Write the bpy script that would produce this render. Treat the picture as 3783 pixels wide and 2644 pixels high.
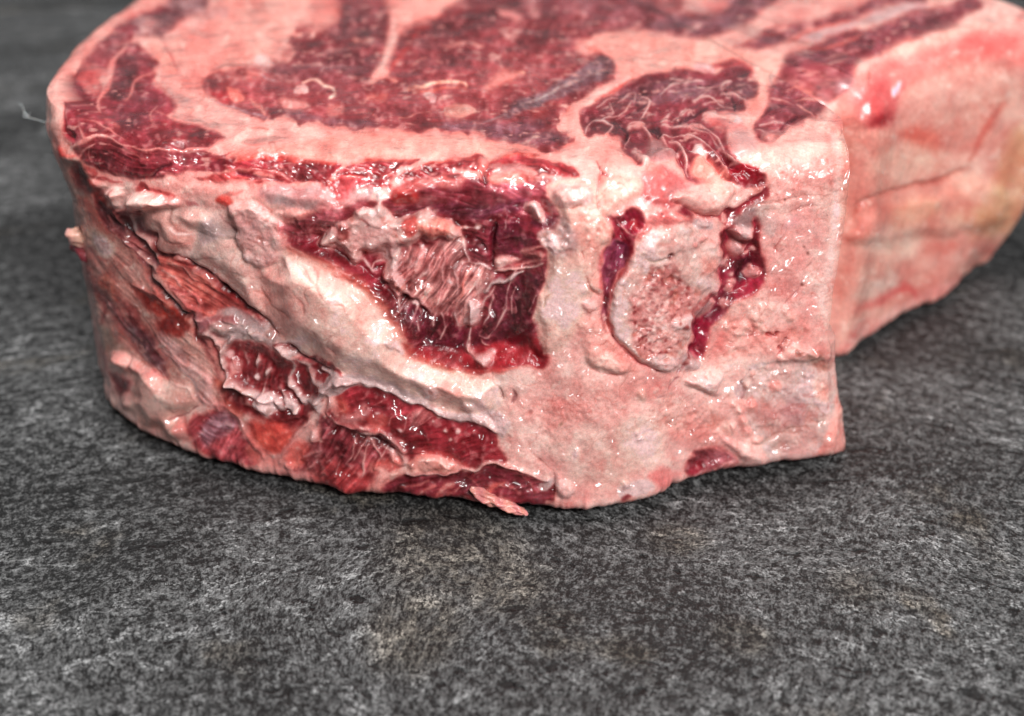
import bpy, math, random
import numpy as np
from mathutils import Vector

# ------------------------------------------------------------------ camera, light, exposure
scene = bpy.context.scene
for o in list(bpy.data.objects):
    bpy.data.objects.remove(o)
COL = scene.collection

PITCH = math.radians(28.0)
CAM_H = 0.115
FPX = 4688.0                 # focal length in photograph pixels
CX, CY = 1891.5, 1322.0
cam_d = bpy.data.cameras.new('camera')
cam = bpy.data.objects.new('camera', cam_d)
COL.objects.link(cam)
cam.location = (0, 0, CAM_H)
cam.rotation_euler = (math.pi / 2 - PITCH, 0, 0)
cam_d.sensor_width = 36.0
cam_d.lens = 36.0 * FPX / 3783.0
cam_d.clip_start = 0.005
cam_d.clip_end = 50
cam_d.dof.use_dof = True
cam_d.dof.focus_distance = 0.188
cam_d.dof.aperture_fstop = 12.5
cam_d.dof.aperture_blades = 7
scene.camera = cam

world = bpy.data.worlds.new('World')
scene.world = world
world.use_nodes = True
bg = world.node_tree.nodes['Background']
bg.inputs['Color'].default_value = (0.93, 0.96, 1.0, 1)
bg.inputs['Strength'].default_value = 0.16

def area(name, loc, target, size, power, col, size_y=None):
    d = bpy.data.lights.new(name, 'AREA')
    d.energy = power
    d.color = col
    d.shape = 'RECTANGLE'
    d.size = size
    d.size_y = size_y or size
    o = bpy.data.objects.new(name, d)
    COL.objects.link(o)
    o.location = loc
    v = Vector(target) - Vector(loc)
    o.rotation_euler = v.to_track_quat('-Z', 'Y').to_euler()
    return o

area('key_light', (0.30, -0.44, 0.60), (0, 0.18, 0.02), 0.24, 10.4, (1.0, 0.99, 0.98))  # unseen area lamp, added as front-right key for the wet highlights
area('overhead_light', (-0.10, 0.22, 0.85), (0, 0.2, 0), 0.20, 5.4, (1.0, 0.99, 0.98))

scene.view_settings.view_transform = 'Standard'
scene.view_settings.look = 'None'
scene.view_settings.exposure = 0.0
scene.view_settings.gamma = 1.0
scene.render.engine = 'CYCLES'
scene.cycles.max_bounces = 5
scene.cycles.use_denoising = True

rng = np.random.default_rng(7)
f32 = np.float32

# ------------------------------------------------------------------ projection helpers
SP, CP = math.sin(PITCH), math.cos(PITCH)

def project(P):
    x, y, z = P[..., 0], P[..., 1], P[..., 2] - CAM_H
    depth = y * CP - z * SP
    up = y * SP + z * CP
    return CX + FPX * x / depth, CY - FPX * up / depth

def unproject(px, py, z):
    dx = (px - CX) / FPX
    dy = -(py - CY) / FPX
    ry = CP + dy * SP
    rz = -SP + dy * CP
    t = (z - CAM_H) / rz
    return np.array([dx * t, ry * t])

# ------------------------------------------------------------------ meat chart: colour and relief of the cut surfaces
CELL = 2.5
X0, Y0, X1, Y1 = -250.0, -420.0, 4250.0, 2150.0
NX, NY = int((X1 - X0) / CELL), int((Y1 - Y0) / CELL)
gx = (X0 + CELL * (np.arange(NX) + 0.5)).astype(f32)
gy = (Y0 + CELL * (np.arange(NY) + 0.5)).astype(f32)
GX, GY = np.meshgrid(gx, gy)

def bsp(t):
    t2, t3 = t * t, t * t * t
    return ((1 - 3 * t + 3 * t2 - t3) / 6, (4 - 6 * t2 + 3 * t3) / 6,
            (1 + 3 * t + 3 * t2 - 3 * t3) / 6, t3 / 6)

def wmat(coord, scale, n):
    u = (coord - coord.min()) / scale
    i = np.floor(u).astype(int)
    W = np.zeros((len(coord), n), dtype=f32)
    ws = bsp(u - i)
    for k in range(4):
        W[np.arange(len(coord)), i + k] = ws[k]
    return W

def nz(sx, sy=None):
    """smooth noise over the chart, about unit variance"""
    sy = sy or sx
    nx = int((gx[-1] - gx[0]) / sx) + 5
    ny = int((gy[-1] - gy[0]) / sy) + 5
    L = rng.standard_normal((ny, nx)).astype(f32)
    a = wmat(gy, sy, ny) @ L @ wmat(gx, sx, nx).T
    return a / a.std()

TS = 512
_tiles = []
for k in range(3):
    t = rng.standard_normal((TS, TS)).astype(f32)
    _tiles.append(t)

def gather(u, v, k=0):
    T = _tiles[k]
    iu = np.floor(u).astype(np.int32); iv = np.floor(v).astype(np.int32)
    fu = (u - iu).astype(f32); fv = (v - iv).astype(f32)
    fu = fu * fu * (3 - 2 * fu); fv = fv * fv * (3 - 2 * fv)
    iu0, iv0 = iu % TS, iv % TS
    iu1, iv1 = (iu + 1) % TS, (iv + 1) % TS
    return (T[iv0, iu0] * (1 - fu) * (1 - fv) + T[iv0, iu1] * fu * (1 - fv)
            + T[iv1, iu0] * (1 - fu) * fv + T[iv1, iu1] * fu * fv)

n_warp = [nz(70), nz(70), nz(22), nz(22)]
WXc = GX + 5 * n_warp[0] + 2.5 * n_warp[2]
WYc = GY + 4 * n_warp[1] + 2.5 * n_warp[3]
n_edge = (0.9 * nz(42) + 0.45 * nz(19) + 0.18 * nz(9))
n_edge /= n_edge.std()

STREAK_ANG = {'a': -12, 'b': 12, 'c': -28, 'd': 55, 'e': 80, 'f': 105, 'g': 130}
STREAK = {}
for key, ang in STREAK_ANG.items():
    a = math.radians(ang)
    wob = 10 * n_warp[0]
    u = (GX * math.cos(a) - GY * math.sin(a))
    v = (GX * math.sin(a) + GY * math.cos(a)) + wob
    s = 0.7 * gather(u / 80, v / 9, 0) + 0.6 * gather(u / 40 + 31, v / 5 + 7, 1) + 0.4 * gather(u / 160 + 9, v / 22 + 3, 2)
    STREAK[key] = (s / s.std()).astype(f32)

RGB = np.empty((NY, NX, 3), dtype=f32)
HGT = np.zeros((NY, NX), dtype=f32)
MUS = np.zeros((NY, NX), dtype=f32)
STR = np.zeros((NY, NX), dtype=f32)
SMO = np.zeros((NY, NX), dtype=f32)
GRN = np.zeros((NY, NX), dtype=f32)     # granular relief (cut bone, frayed fat)
RGB[:] = np.array([236, 172, 156], dtype=f32)

CROPS = {'A': (100, 0, 2.006), 'B': (1000, 0, 2.006), 'C': (1900, 0, 2.006), 'D': (2783, 0, 2.006),
         'E': (200, 500, 2.006), 'F': (1000, 500, 2.006), 'G': (1800, 500, 2.006), 'H': (2400, 700, 2.006),
         'I': (300, 1200, 2.006), 'J': (1200, 1200, 2.006), 'K': (2100, 1200, 2.006), 'L': (2783, 200, 1.338),
         'M': (0, 300, 2.676), 'Z': (0, 0, 1.0)}

def pts_of(s):
    out = []; c = CROPS['Z']; pend = None
    for t in s.split():
        if t in CROPS:
            c = CROPS[t]; continue
        v = float(t)
        if pend is None:
            pend = v
        else:
            out.append((c[0] + pend / c[2], c[1] + v / c[2])); pend = None
    return np.array(out, dtype=np.float64)

def catmull(P, closed, n):
    if len(P) < 3:
        return P
    m = len(P); out = []
    rngi = range(m) if closed else range(m - 1)
    for i in rngi:
        if closed:
            p0, p1, p2, p3 = P[(i - 1) % m], P[i], P[(i + 1) % m], P[(i + 2) % m]
        else:
            p0, p1, p2, p3 = P[max(i - 1, 0)], P[i], P[i + 1], P[min(i + 2, m - 1)]
        for k in range(n):
            t = k / n
            out.append(0.5 * ((2 * p1) + (p2 - p0) * t + (2 * p0 - 5 * p1 + 4 * p2 - p3) * t * t
                              + (3 * p1 - p0 - 3 * p2 + p3) * t ** 3))
    if not closed:
        out.append(P[-1])
    return np.array(out)

def window(P, m):
    x0, y0 = P.min(0) - m; x1, y1 = P.max(0) + m
    i0 = max(0, int((x0 - X0) / CELL)); i1 = min(NX, int((x1 - X0) / CELL) + 2)
    j0 = max(0, int((y0 - Y0) / CELL)); j1 = min(NY, int((y1 - Y0) / CELL) + 2)
    return slice(j0, max(j1, j0 + 1)), slice(i0, max(i1, i0 + 1))

def seg_dist(P, X, Y, closed, wid=None):
    best = np.full(X.shape, 1e9, dtype=f32)
    m = len(P)
    for i in range(m if closed else m - 1):
        ax, ay = P[i]; bx, by = P[(i + 1) % m]
        dx, dy = bx - ax, by - ay
        L2 = dx * dx + dy * dy + 1e-6
        t = np.clip(((X - ax) * dx + (Y - ay) * dy) / L2, 0, 1)
        d = np.sqrt((X - ax - t * dx) ** 2 + (Y - ay - t * dy) ** 2)
        if wid is not None:
            d = d - (wid[i] * (1 - t) + wid[i + 1] * t)
        best = np.minimum(best, d)
    return best

def inside(P, X, Y):
    c = np.zeros(X.shape, dtype=bool)
    m = len(P)
    for i in range(m):
        ax, ay = P[i]; bx, by = P[(i + 1) % m]
        if ay == by:
            continue
        cond = ((ay > Y) != (by > Y))
        xs = ax + (Y - ay) * (bx - ax) / (by - ay)
        c ^= cond & (X < xs)
    return c

def sm(x):
    x = np.clip(x, 0, 1)
    return x * x * (3 - 2 * x)

def compose(w, sd, col, a, h, hw, mus, st, soft, grn, ew, smo=None):
    sd = sd + n_edge[w] * ew
    soft = soft * 1.35 + 1.0
    al = sm(sd / (2 * soft) + 0.5) * a
    if col is not None:
        A = al[..., None]
        RGB[w] = RGB[w] * (1 - A) + np.array(col, dtype=f32) * A
    if h:
        HGT[w] += h * sm((sd + 2) / hw)
    if mus is not None:
        MUS[w] = MUS[w] * (1 - al) + mus * al
    if st is not None:
        s = STREAK[st[0]][w] * float(st[1:] or 1.0)
        STR[w] = STR[w] * (1 - al) + s * al
    elif mus is not None:
        STR[w] *= (1 - al)
    if grn is not None:
        GRN[w] = GRN[w] * (1 - al) + grn * al
    if smo is not None:
        SMO[w] = SMO[w] * (1 - al) + smo * al

def poly(s, col, a=1.0, h=0.0, hw=40.0, m=0, st=None, soft=4.0, g=None, ew=5.0, smooth=True, smo=None):
    P = pts_of(s)
    if smooth:
        P = catmull(P, True, 3)
    w = window(P, soft * 1.4 + 16 + ew)
    X, Y = WXc[w], WYc[w]
    d = seg_dist(P, X, Y, True)
    sd = np.where(inside(P, X, Y), d, -d)
    compose(w, sd, col, a, h, hw, m, st, soft, g, ew, smo)

def line(s, col, wd=8.0, a=1.0, h=0.0, m=None, st=None, soft=3.0, taper=True, ew=1.6, g=None, w0=None, w1=None):
    """stroke; widths in crop units (about half a photograph pixel)"""
    P = catmull(pts_of(s), False, 3)
    n = len(P)
    if w0 is not None:
        wid = np.linspace(w0, w1, n) / 4.0
    else:
        wid = np.full(n, wd / 4.0)
        if taper and n > 3:
            k = np.linspace(0, 1, n)
            wid = wid * (0.35 + 0.65 * np.sin(np.pi * np.clip(k, 0.02, 0.98)) ** 0.5)
    w = window(P, wid.max() + soft + 12)
    X, Y = WXc[w], WYc[w]
    sd = -seg_dist(P, X, Y, False, wid)
    compose(w, sd, col, a, h, max(3.0, wid.max()), m, st, soft, g, ew)

def dots(s, col, r=12, a=1.0, h=0.4, jitter=0.4):
    for p in pts_of(s):
        rr = r / 2.0 * (1 + jitter * (rng.random() - 0.5))
        k = rng.random() * 3
        P = np.array([[p[0] + rr * math.cos(q + k) * (0.8 + 0.4 * rng.random()),
                       p[1] + rr * math.sin(q + k) * (0.8 + 0.4 * rng.random())] for q in np.linspace(0, 2 * math.pi, 7)[:-1]])
        w = window(P, 16)
        X, Y = WXc[w], WYc[w]
        d = seg_dist(P, X, Y, True)
        sd = np.where(inside(P, X, Y), d, -d)
        compose(w, sd, col, a, h, rr, 0, None, 3.0, None, 1.5)

# pigments (as the tissue looks under plain white light)
FP = (236, 172, 156); FO = (242, 152, 132); FC = (232, 200, 174); FW = (232, 192, 178); FR = (222, 128, 116)
MB = (168, 42, 46); MM = (140, 48, 54); MD = (112, 32, 42); MP = (112, 62, 70); MK = (70, 16, 26)
GR = (178, 152, 140); BN = (218, 178, 162); RO = (205, 84, 70)

exec("")  # (chart entries follow)
# ================= TOP FACE =================
MARB = []
# far fat around the eye muscle
poly("A 1000 290 1150 200 1300 100 1400 20 1600 -200 B 600 -300 560 20 450 180 300 250 100 290 180 370 50 440 0 420 A 1900 350 1700 480 1500 520 1400 540 1200 520 1100 460 1050 360", (240, 160, 142), m=0, soft=12)
poly("A 1400 300 1700 200 2006 120 B 200 60 400 0 300 120 100 200 0 260 A 1700 330 1500 380", (250, 176, 156), a=.6, soft=30)
poly("A 1100 240 1300 260 1350 350 1180 380 1060 330", (232, 118, 102), a=.6, soft=20)
poly("A 1850 60 2006 20 B 200 -40 150 60 0 140 A 1900 150", (232, 130, 112), a=.6, soft=26)
# eye muscle
poly("A 1340 560 1290 640 1340 730 1500 800 1650 850 1800 890 1950 915 B 130 900 350 925 600 935 850 945 1100 965 1400 1000 1700 1035 1850 1060 2000 1110 C 250 1130 330 1100 420 1010 385 950 380 860 430 780 560 690 700 600 740 500 650 400 520 350 540 300 700 240 860 200 950 190 1150 100 1200 60 1200 -300 B 1900 -400 1000 -400 560 -300 520 30 450 180 300 250 100 290 180 370 50 450 0 420 A 1900 350 1800 440 1700 500 1500 530 1400 540", (144, 54, 58), m=1, st='a1', ew=13, soft=5)
poly("A 1340 570 1300 640 1340 720 1480 780 1500 700 1480 600", MB, a=.8, soft=12, m=1)
poly("A 1380 560 1700 520 1990 540 2006 600 1700 600 1500 600", (205, 110, 104), a=.7, soft=14, m=1, st='a.8')
poly("A 1880 400 1950 330 2006 360 B 130 380 60 460 0 440 A 1960 470", (150, 50, 52), a=.7, soft=14, m=1)
line("A 1350 520 1500 480 1700 500 1850 520", (150, 105, 98), 20, a=.7)
line("A 1340 730 1500 790 1650 840 1800 885 B 0 900", (170, 140, 150), 16, a=.8)
poly("B 0 440 300 400 560 380 900 420 800 560 500 640 200 620 0 560", (124, 62, 68), a=.5, m=1, st='b1.2', soft=30)
poly("B 500 40 620 0 850 10 920 80 880 200 760 280 560 300 480 260 520 150", (120, 48, 52), a=.85, m=1, soft=24)
poly("B 960 1000 1500 560 2006 300 2006 700 1600 740 1300 900 1100 950", (154, 60, 62), a=.5, m=1, st='c1', soft=20)
poly("B 1100 100 1500 60 2006 80 C 0 300 400 100 700 60 900 0 500 -200 B 1900 -200 1400 0", (146, 60, 64), a=.6, m=1, st='a1', soft=20)
poly("B 0 830 60 800 200 830 400 880 700 900 B 900 940 600 930 300 915 100 890", (128, 78, 86), a=.7, m=1, st='a1', soft=10)
for k in range(120):
    x_ = 820 + 1400 * rng.random(); y_ = 30 + 400 * rng.random()
    if y_ > 250 + (x_ - 800) * .17 or y_ < 190 - (x_ - 850) * .35:
        continue
    s_ = .45 + y_ / 600
    L_ = (26 + 60 * rng.random()) * s_; w_ = 5 * rng.standard_normal() * s_; sl = -.12 + .22 * rng.standard_normal()
    line("Z %f %f %f %f %f %f" % (x_, y_, x_ + L_ * .5, y_ + L_ * .5 * sl + w_, x_ + L_, y_ + L_ * sl), (216, 148, 140), (8 + 14 * rng.random()) * s_, a=.6, soft=3, ew=3)
# intramuscular fat ribbon
line("B 900 -300 925 20 930 150 880 300 830 420 800 500", FP, m=0, w0=130, w1=60, soft=9, h=.25)
poly("B 930 0 1000 -60 1450 -40 1330 40 1200 140 1050 200 950 240", (246, 160, 142), m=0, soft=10)
poly("B 760 560 790 490 850 480 900 540 960 590 900 600 850 570 780 610", (238, 158, 142), m=0, h=.2, hw=14)
line("B 1180 180 1040 270 960 380 890 480", (172, 46, 44), 40, a=.85, soft=8)
line("B 1450 30 1400 100 1280 120 1200 170", (165, 50, 50), 26, a=.7, soft=7)
line("C 1100 575 1200 540 1300 535 1420 520", RO, 34, a=.9)
line("B 1010 670 1100 645 1200 625 1300 605 1430 620 1475 640", (236, 150, 132), 24, h=.3)
line("B 1060 690 1200 665 1330 655 1460 665", (196, 84, 76), 24, a=.8)
line("B 1250 340 1330 355 1450 330 1580 345", (236, 160, 148), 24, h=.2, soft=6)
poly("B 1620 650 1700 555 1780 535 1860 545 1820 600 1700 640", (224, 142, 130), h=.3, hw=20, soft=7)
line("B 250 610 330 600 400 650 470 680 480 710 430 740", (232, 170, 156), 24, h=.3)
poly("B 60 735 160 750 290 800 150 830 70 810", (216, 140, 132), h=.2, hw=20, soft=8)
line("B 390 520 440 490 560 490", (200, 140, 136), 12)
line("B 450 350 560 350", (206, 130, 124), 26, a=.7, soft=8)
line("B 620 270 690 290", (236, 168, 152), 36, soft=8)
poly("B 1680 90 1800 80 1860 120 1850 170 1760 130", (234, 160, 152), soft=8)
line("B 1960 0 1980 60 1960 100", (230, 150, 146), 30, soft=8)
line("B 1710 230 1760 260", (222, 150, 144), 30, soft=6)
line("B 1640 380 1700 430 1710 500", (190, 110, 106), 10)
line("B 1040 480 1110 440 1140 440", (210, 130, 118), 22, a=.8)
line("B 1330 560 1350 620 1420 640", (180, 96, 90), 8)
line("B 960 860 1060 850 1180 830 1190 860", (206, 122, 112), 9)
line("B 620 830 760 840 800 900", (196, 106, 100), 12, a=.7)
line("B 640 740 700 760 760 720 850 690", (190, 110, 104), 14, a=.8)
poly("B 440 790 520 780 530 830 460 830", (206, 130, 122), soft=8)
poly("B 760 700 850 680 840 740 770 750", (206, 100, 90), a=.7, soft=8)
poly("B 1300 830 1380 780 1500 800 1540 835 1440 870 1330 870", (214, 168, 148), h=.5, hw=18, g=.5)
dots("B 205 660 250 655", (236, 196, 188), 34, h=.4)
dots("B 1190 725 1170 710 1200 740", (232, 200, 196), 28, h=.4)
poly("A 1690 420 1740 395 1800 410 1830 460 1790 500 1710 480", (232, 190, 180), h=.4, hw=20, soft=6)
line("B 1580 900 1700 860 1850 780 2006 720", (150, 104, 108), 20, a=.8, st='c1')
line("B 1700 870 1850 800 1930 750", (200, 160, 150), 14, a=.8)
poly("B 1920 800 2006 760 C 260 740 330 800 230 860 120 900 B 1960 900", (150, 50, 50), a=.8, m=1, soft=8)
poly("B 1220 930 1600 900 2006 900 C 150 960 380 990 200 1080 0 1050 B 1700 1020 1400 990", (132, 78, 88), a=.8, m=1, st='a1.4', soft=10)
poly("B 1850 1060 1960 1020 2006 1010 C 150 990 100 1060 0 1060 B 1960 1080", (196, 162, 150), h=.4, hw=14, g=.4)
poly("C 0 760 200 690 400 570 560 470 680 410 740 480 700 540 500 640 300 740 100 820 -100 900", (130, 84, 90), m=1, st='c1.5', soft=8)
line("C 40 790 200 720 420 610 620 540", (186, 148, 144), 14, a=.8, st='c1')
line("C 350 560 420 500 500 440", (200, 120, 108), 16, a=.7)
poly("C 400 390 500 380 540 400 460 420", (236, 160, 148), soft=5)
poly("C 560 340 620 330 640 360 590 400 540 390", (232, 122, 100), soft=6)
line("C 10 545 60 540", (228, 130, 112), 24)
# fat seam of the right part
poly("C 740 500 720 440 650 400 520 350 540 300 700 240 860 200 950 190 1030 250 1150 280 1330 300 1500 280 1640 340 1760 370 D 200 400 180 480 100 640 60 780 0 850 C 1790 860 1700 830 1790 700 1800 600 1740 500 1560 450 1380 520 1100 560 900 560 640 640 430 780 385 870 390 960 470 1000 530 1000 500 900 500 840 600 740 800 640", (242, 166, 146), m=0, h=.15, hw=40, soft=5)
poly("C 850 560 740 590 620 650 500 730 420 800 400 880 390 980 500 1000 510 900 500 830 560 780 650 700 780 640", (240, 172, 156), h=.5, hw=24, smo=.8)
line("C 900 460 1060 430 1200 420", (224, 150, 130), 14, a=.4)
line("C 590 740 780 650 960 585", (216, 86, 76), 34, a=.85, soft=6)
line("C 1480 480 1600 465 1700 480 1760 540 1740 570", (178, 36, 46), 52, a=.9, m=1, soft=7)
line("C 1480 500 1420 470 1380 460", (220, 96, 84), 26, a=.6, soft=8)
poly("C 1370 480 1430 470 1480 510 1450 550 1390 530", (226, 176, 176), h=.2, hw=20, soft=6)
line("C 590 350 620 400", RO, 34, a=.5, soft=10)
# second dark muscle at the back
poly("C 950 190 1050 140 1200 90 1400 80 1560 60 1570 0 1560 -300 2200 -300 1960 0 1800 100 1650 220 1500 260 1330 290 1150 260 1010 225", (130, 66, 74), m=1, st='a1', soft=10)
poly("C 1080 20 1250 0 1550 10 1540 100 1400 100 1250 80 1150 60", (220, 130, 124), a=.7, soft=24)
line("C 1250 220 1380 190", (214, 140, 130), 26, a=.8, soft=8)
line("C 1300 130 1330 160", (206, 130, 128), 20, a=.7, soft=8)
poly("C 0 0 400 -60 900 0 1100 100 900 190 700 190 660 160 C 500 120 200 60", (150, 74, 80), a=.8, m=1, st='a1', soft=16)
line("C 130 -20 150 60 130 110", (230, 150, 146), 70, a=.8, soft=12)
line("C 430 40 480 110", (200, 110, 110), 50, a=.7, soft=12)
# right hand muscle bundle and tail
poly("C 1640 340 1750 290 1850 210 2006 170 D 130 220 300 170 500 120 700 60 900 0 1200 -80 1260 0 1000 40 760 110 700 150 460 180 300 230 200 300 50 360 0 360", (140, 60, 68), m=1, st='b1', soft=8)
line("C 1700 320 1850 260 2006 210", (168, 54, 50), 20, a=.7)
poly("D 340 280 450 215 700 165 880 100 1050 50 1240 20 1260 70 1050 120 800 180 640 240 480 290", (214, 168, 164), m=0, h=.3, hw=30, soft=8)
line("D 0 200 200 120 500 70 800 0", (232, 150, 136), 90, a=.9, m=0, soft=12)
line("D 240 300 500 190 700 160", (216, 110, 100), 24, a=.8, m=0)
poly("D 430 340 500 310 640 250 860 200 1080 130 1300 60 1500 30 1600 -60 1700 20 1620 90 1500 170 1300 250 1100 330 920 400 760 470 720 560 730 640 640 720 560 760 480 850 400 900 280 970 150 1010 30 1020 C 1790 1010 1790 900 1900 800 D 110 680 180 600 220 480 260 400", (138, 56, 64), m=1, st='b.8', soft=8)
line("D 1060 230 1200 170 1360 160", (108, 40, 48), 60, a=.8, m=1, soft=10)
line("D 1000 350 1150 290 1350 230", (200, 120, 114), 24, a=.7, m=0, soft=8)
line("D 1150 120 1350 80 1500 60", (190, 110, 110), 24, a=.7, soft=8)
line("D 600 330 760 300 900 300", (92, 30, 40), 22, a=.8, m=1, soft=6)
line("D 450 360 640 320 820 240", (206, 88, 78), 18, a=.8, m=0)
line("D 350 410 450 380 560 390", (98, 26, 38), 26, a=.8, h=-.5, m=1)
line("D 560 420 700 380 830 350", (190, 110, 106), 14, h=.3, m=0)
line("D 450 480 600 460 700 430", (196, 116, 108), 12, h=.4, m=0)
line("D 330 540 420 520 450 590 440 620", (212, 130, 118), 14, h=.5, m=0)
line("D 470 560 540 600 620 590", (214, 110, 98), 12, h=.4, m=0)
line("D 250 680 320 640 380 680 460 700", (206, 120, 112), 18, h=.5, m=0)
line("D 300 740 420 730 540 760 620 740", (222, 148, 134), 16, h=.4, m=0)
line("D 120 740 200 750 300 780", (216, 150, 142), 10, h=.5, m=0)
line("D 330 770 430 830 480 900", (210, 136, 124), 22, h=.5, m=0)
line("D 60 930 160 900 280 940", (214, 160, 158), 10, h=.5, m=0)
line("D 30 960 120 980 200 950", (200, 130, 134), 9, h=.5, m=0)
line("D 300 480 370 520 330 620", MK, 24, a=.8, h=-.7, m=1)
line("D 480 640 440 700 520 720", MK, 20, a=.8, h=-.6, m=1)
line("D 60 860 140 800 240 790", MK, 24, a=.8, h=-.7, m=1)
line("D 200 960 280 900 330 870", MK, 16, a=.8, h=-.6, m=1)
line("D 40 1000 160 1015 260 975", (80, 30, 38), 14, a=.9, h=-.9, m=1)
poly("D 560 780 640 720 740 640 760 560 900 470 960 480 860 580 780 660 700 780 620 900 520 910 400 920 480 840", (228, 150, 136), m=0, soft=8)
# frayed spinous muscle
poly("C 500 830 600 750 800 650 900 600 1000 560 1100 560 1200 530 1380 530 1480 540 1560 490 1700 490 1770 540 1740 600 1800 620 1790 700 1700 760 1700 830 1500 850 1560 950 1580 1060 1700 1190 1850 1250 1860 1310 1800 1370 1700 1375 1560 1300 1450 1360 1300 1340 1230 1230 1190 1120 1000 1180 900 1200 820 1130 780 1030 640 1015 530 1000", (118, 38, 46), m=1, st='b1', h=-.8, hw=30, soft=5)
poly("C 760 680 900 640 1100 600 1300 590 1500 580 1700 600 1780 640 1700 740 1500 700 1350 740 1100 760 900 780 800 720", (120, 62, 70), a=.9, m=1, st='b1.4', soft=10)
poly("C 1100 880 1200 760 1350 740 1500 760 1560 850 1400 860 1280 930", (120, 40, 48), a=.7, m=1, soft=10)
for s_, w_ in (("C 820 870 900 820 960 780", 26), ("C 1180 910 1300 860 1420 800", 26), ("C 1000 980 1060 960 1080 1010", 26),
               ("C 780 940 840 990 830 1050", 20), ("C 1500 900 1440 940 1340 940", 14), ("C 1500 600 1400 640 1250 660", 10),
               ("C 900 700 1000 680 1100 680", 12), ("C 1560 680 1620 760 1620 830", 20)):
    line(s_, (66, 20, 28), w_, h=-1.0, m=1)
for s_, w_ in (("C 1180 1080 1240 1180 1300 1310", 26), ("C 1300 1060 1400 1150 1480 1230 1620 1330", 30), ("C 1450 1060 1560 1180 1680 1260", 22),
               ("C 1130 1060 1180 1130 1230 1230", 20)):
    line(s_, (120, 18, 34), w_, h=-1.2, m=1)
RIDGES = ["C 540 995 555 940 600 900 650 905 700 930 735 950 700 1000 670 1020|15", "C 640 905 700 880 760 860 800 850|10",
    "C 850 935 900 915 960 935|22", "C 955 955 1000 990 1020 1045|14", "C 780 860 820 830 850 760|15", "C 940 720 990 745 955 850 930 890|13",
    "C 900 700 880 760|8", "C 1080 905 1110 870 1150 830|24", "C 1090 930 1250 925 1400 935 1450 985 1500 1045 1560 1130 1640 1180 1740 1215|13",
    "C 1110 1000 1180 1005 1250 1000|8", "C 1150 1040 1230 1070 1275 1160 1280 1240 1300 1300|13", "C 1260 1000 1340 1000 1400 1060 1460 1130 1550 1210 1600 1290 1660 1350|12",
    "C 1090 1010 1120 1060 1190 1150|16", "C 1560 850 1620 860 1690 940|18", "C 1340 745 1430 720 1500 760 1540 800|15",
    "C 1510 660 1560 600 1610 600|12", "C 1520 690 1600 700 1700 740 1720 800|12", "C 760 760 850 700 900 690|8",
    "C 1060 690 1300 620 1400 600|9", "C 600 800 680 740 760 720|8", "C 1200 880 1280 820 1350 810|8", "C 980 860 1040 850|10", "C 830 1100 850 1050 860 1030|8",
    "C 1330 940 1440 1000 1500 1100 1640 1180|8", "C 1160 600 1250 610 1320 600|14", "C 1380 660 1500 640 1520 620|7", "C 700 760 730 830 700 860|8", "C 1540 1290 1580 1240|9"]
for s_ in RIDGES:
    a_, b_ = s_.split('|')
    line(a_, (210, 162, 154), float(b_) * 1.2, h=.9, m=0, soft=2.5, ew=1.2)
for k in range(70):
    x_ = 560 + 1150 * rng.random(); y_ = 610 + 330 * rng.random()
    if y_ < 780 - (x_ - 500) * .45 or (x_ > 1500 and y_ > 800):
        continue
    L_ = 50 + 90 * rng.random(); sl = -.35 + .25 * rng.standard_normal()
    w_ = 8 * rng.standard_normal()
    line("C %f %f %f %f %f %f %f %f" % (x_, y_, x_ + L_ * .35, y_ + L_ * .35 * sl + w_, x_ + L_ * .7, y_ + L_ * .7 * sl - w_, x_ + L_, y_ + L_ * sl),
         (198, 144, 138) if rng.random() < .6 else (80, 26, 34), 5 + 4 * rng.random(), a=.75, h=.5 if rng.random() < .6 else -.4, soft=2)
poly("C 1410 830 1480 815 1540 880 1630 940 1590 960 1500 900 1420 890", (240, 200, 186), h=1.0, hw=14)
poly("C 880 1120 940 1120 1010 1185 960 1190", (232, 200, 186), h=1.0, hw=10)
poly("C 850 930 950 910 970 950 870 980 840 970", (206, 160, 150), h=.8, hw=12)
dots("C 1370 1110 1400 1150 1190 1140 1640 900", (236, 206, 196), 34, h=.7)
poly("C 1650 1215 1760 1190 1850 1270 1800 1360 1690 1360 1620 1290", (156, 20, 38), m=1, h=.9, hw=26)
poly("C 1020 1060 1130 1070 1200 1150 1130 1200 1010 1180", (158, 104, 116), h=.5, hw=16, soft=6)
poly("C 1560 990 1700 960 1800 1020 1750 1130 1650 1150 1570 1080", (200, 146, 140), a=.9, soft=8, h=.3)
poly("C 1350 1180 1420 1160 1560 1280 1560 1340 1400 1340 1320 1290", (228, 138, 118), soft=8)
poly("C 1440 850 1690 930 1800 1000 1700 960 1560 980 1480 940", (210, 110, 104), a=.8, soft=8)
# cap muscle and outer fat, left
poly("A 1400 -300 1330 60 1290 100 1150 150 1000 260 860 290 700 250 600 260 760 160 1040 0 1200 -200", (150, 92, 94), m=1, st='c.6', soft=10)
poly("A 1050 -100 1040 0 900 70 760 160 620 230 540 290 470 380 400 480 350 600 290 690 258 800 255 910 300 1010 350 1080 330 1180 440 1240 600 1270 760 1300 900 1320 1000 1320 1150 1290 1300 1250 1450 1250 1560 1160 1500 1130 1350 1130 1300 1100 1480 1010 1400 950 1250 925 1060 890 1110 820 1080 720 960 620 940 590 1000 540 930 520 990 460 930 400 850 330 780 300 850 220 800 180 900 100 1040 60", (132, 42, 50), m=1, st='a1', soft=6)
poly("A 560 260 700 220 760 280 650 420 500 480 420 480 480 360", (128, 56, 60), a=.8, m=1, soft=12)
poly("A 680 440 760 400 830 420 800 560 700 660 600 740 540 700 620 560", (98, 32, 38), a=.8, m=1, soft=10)
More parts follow.
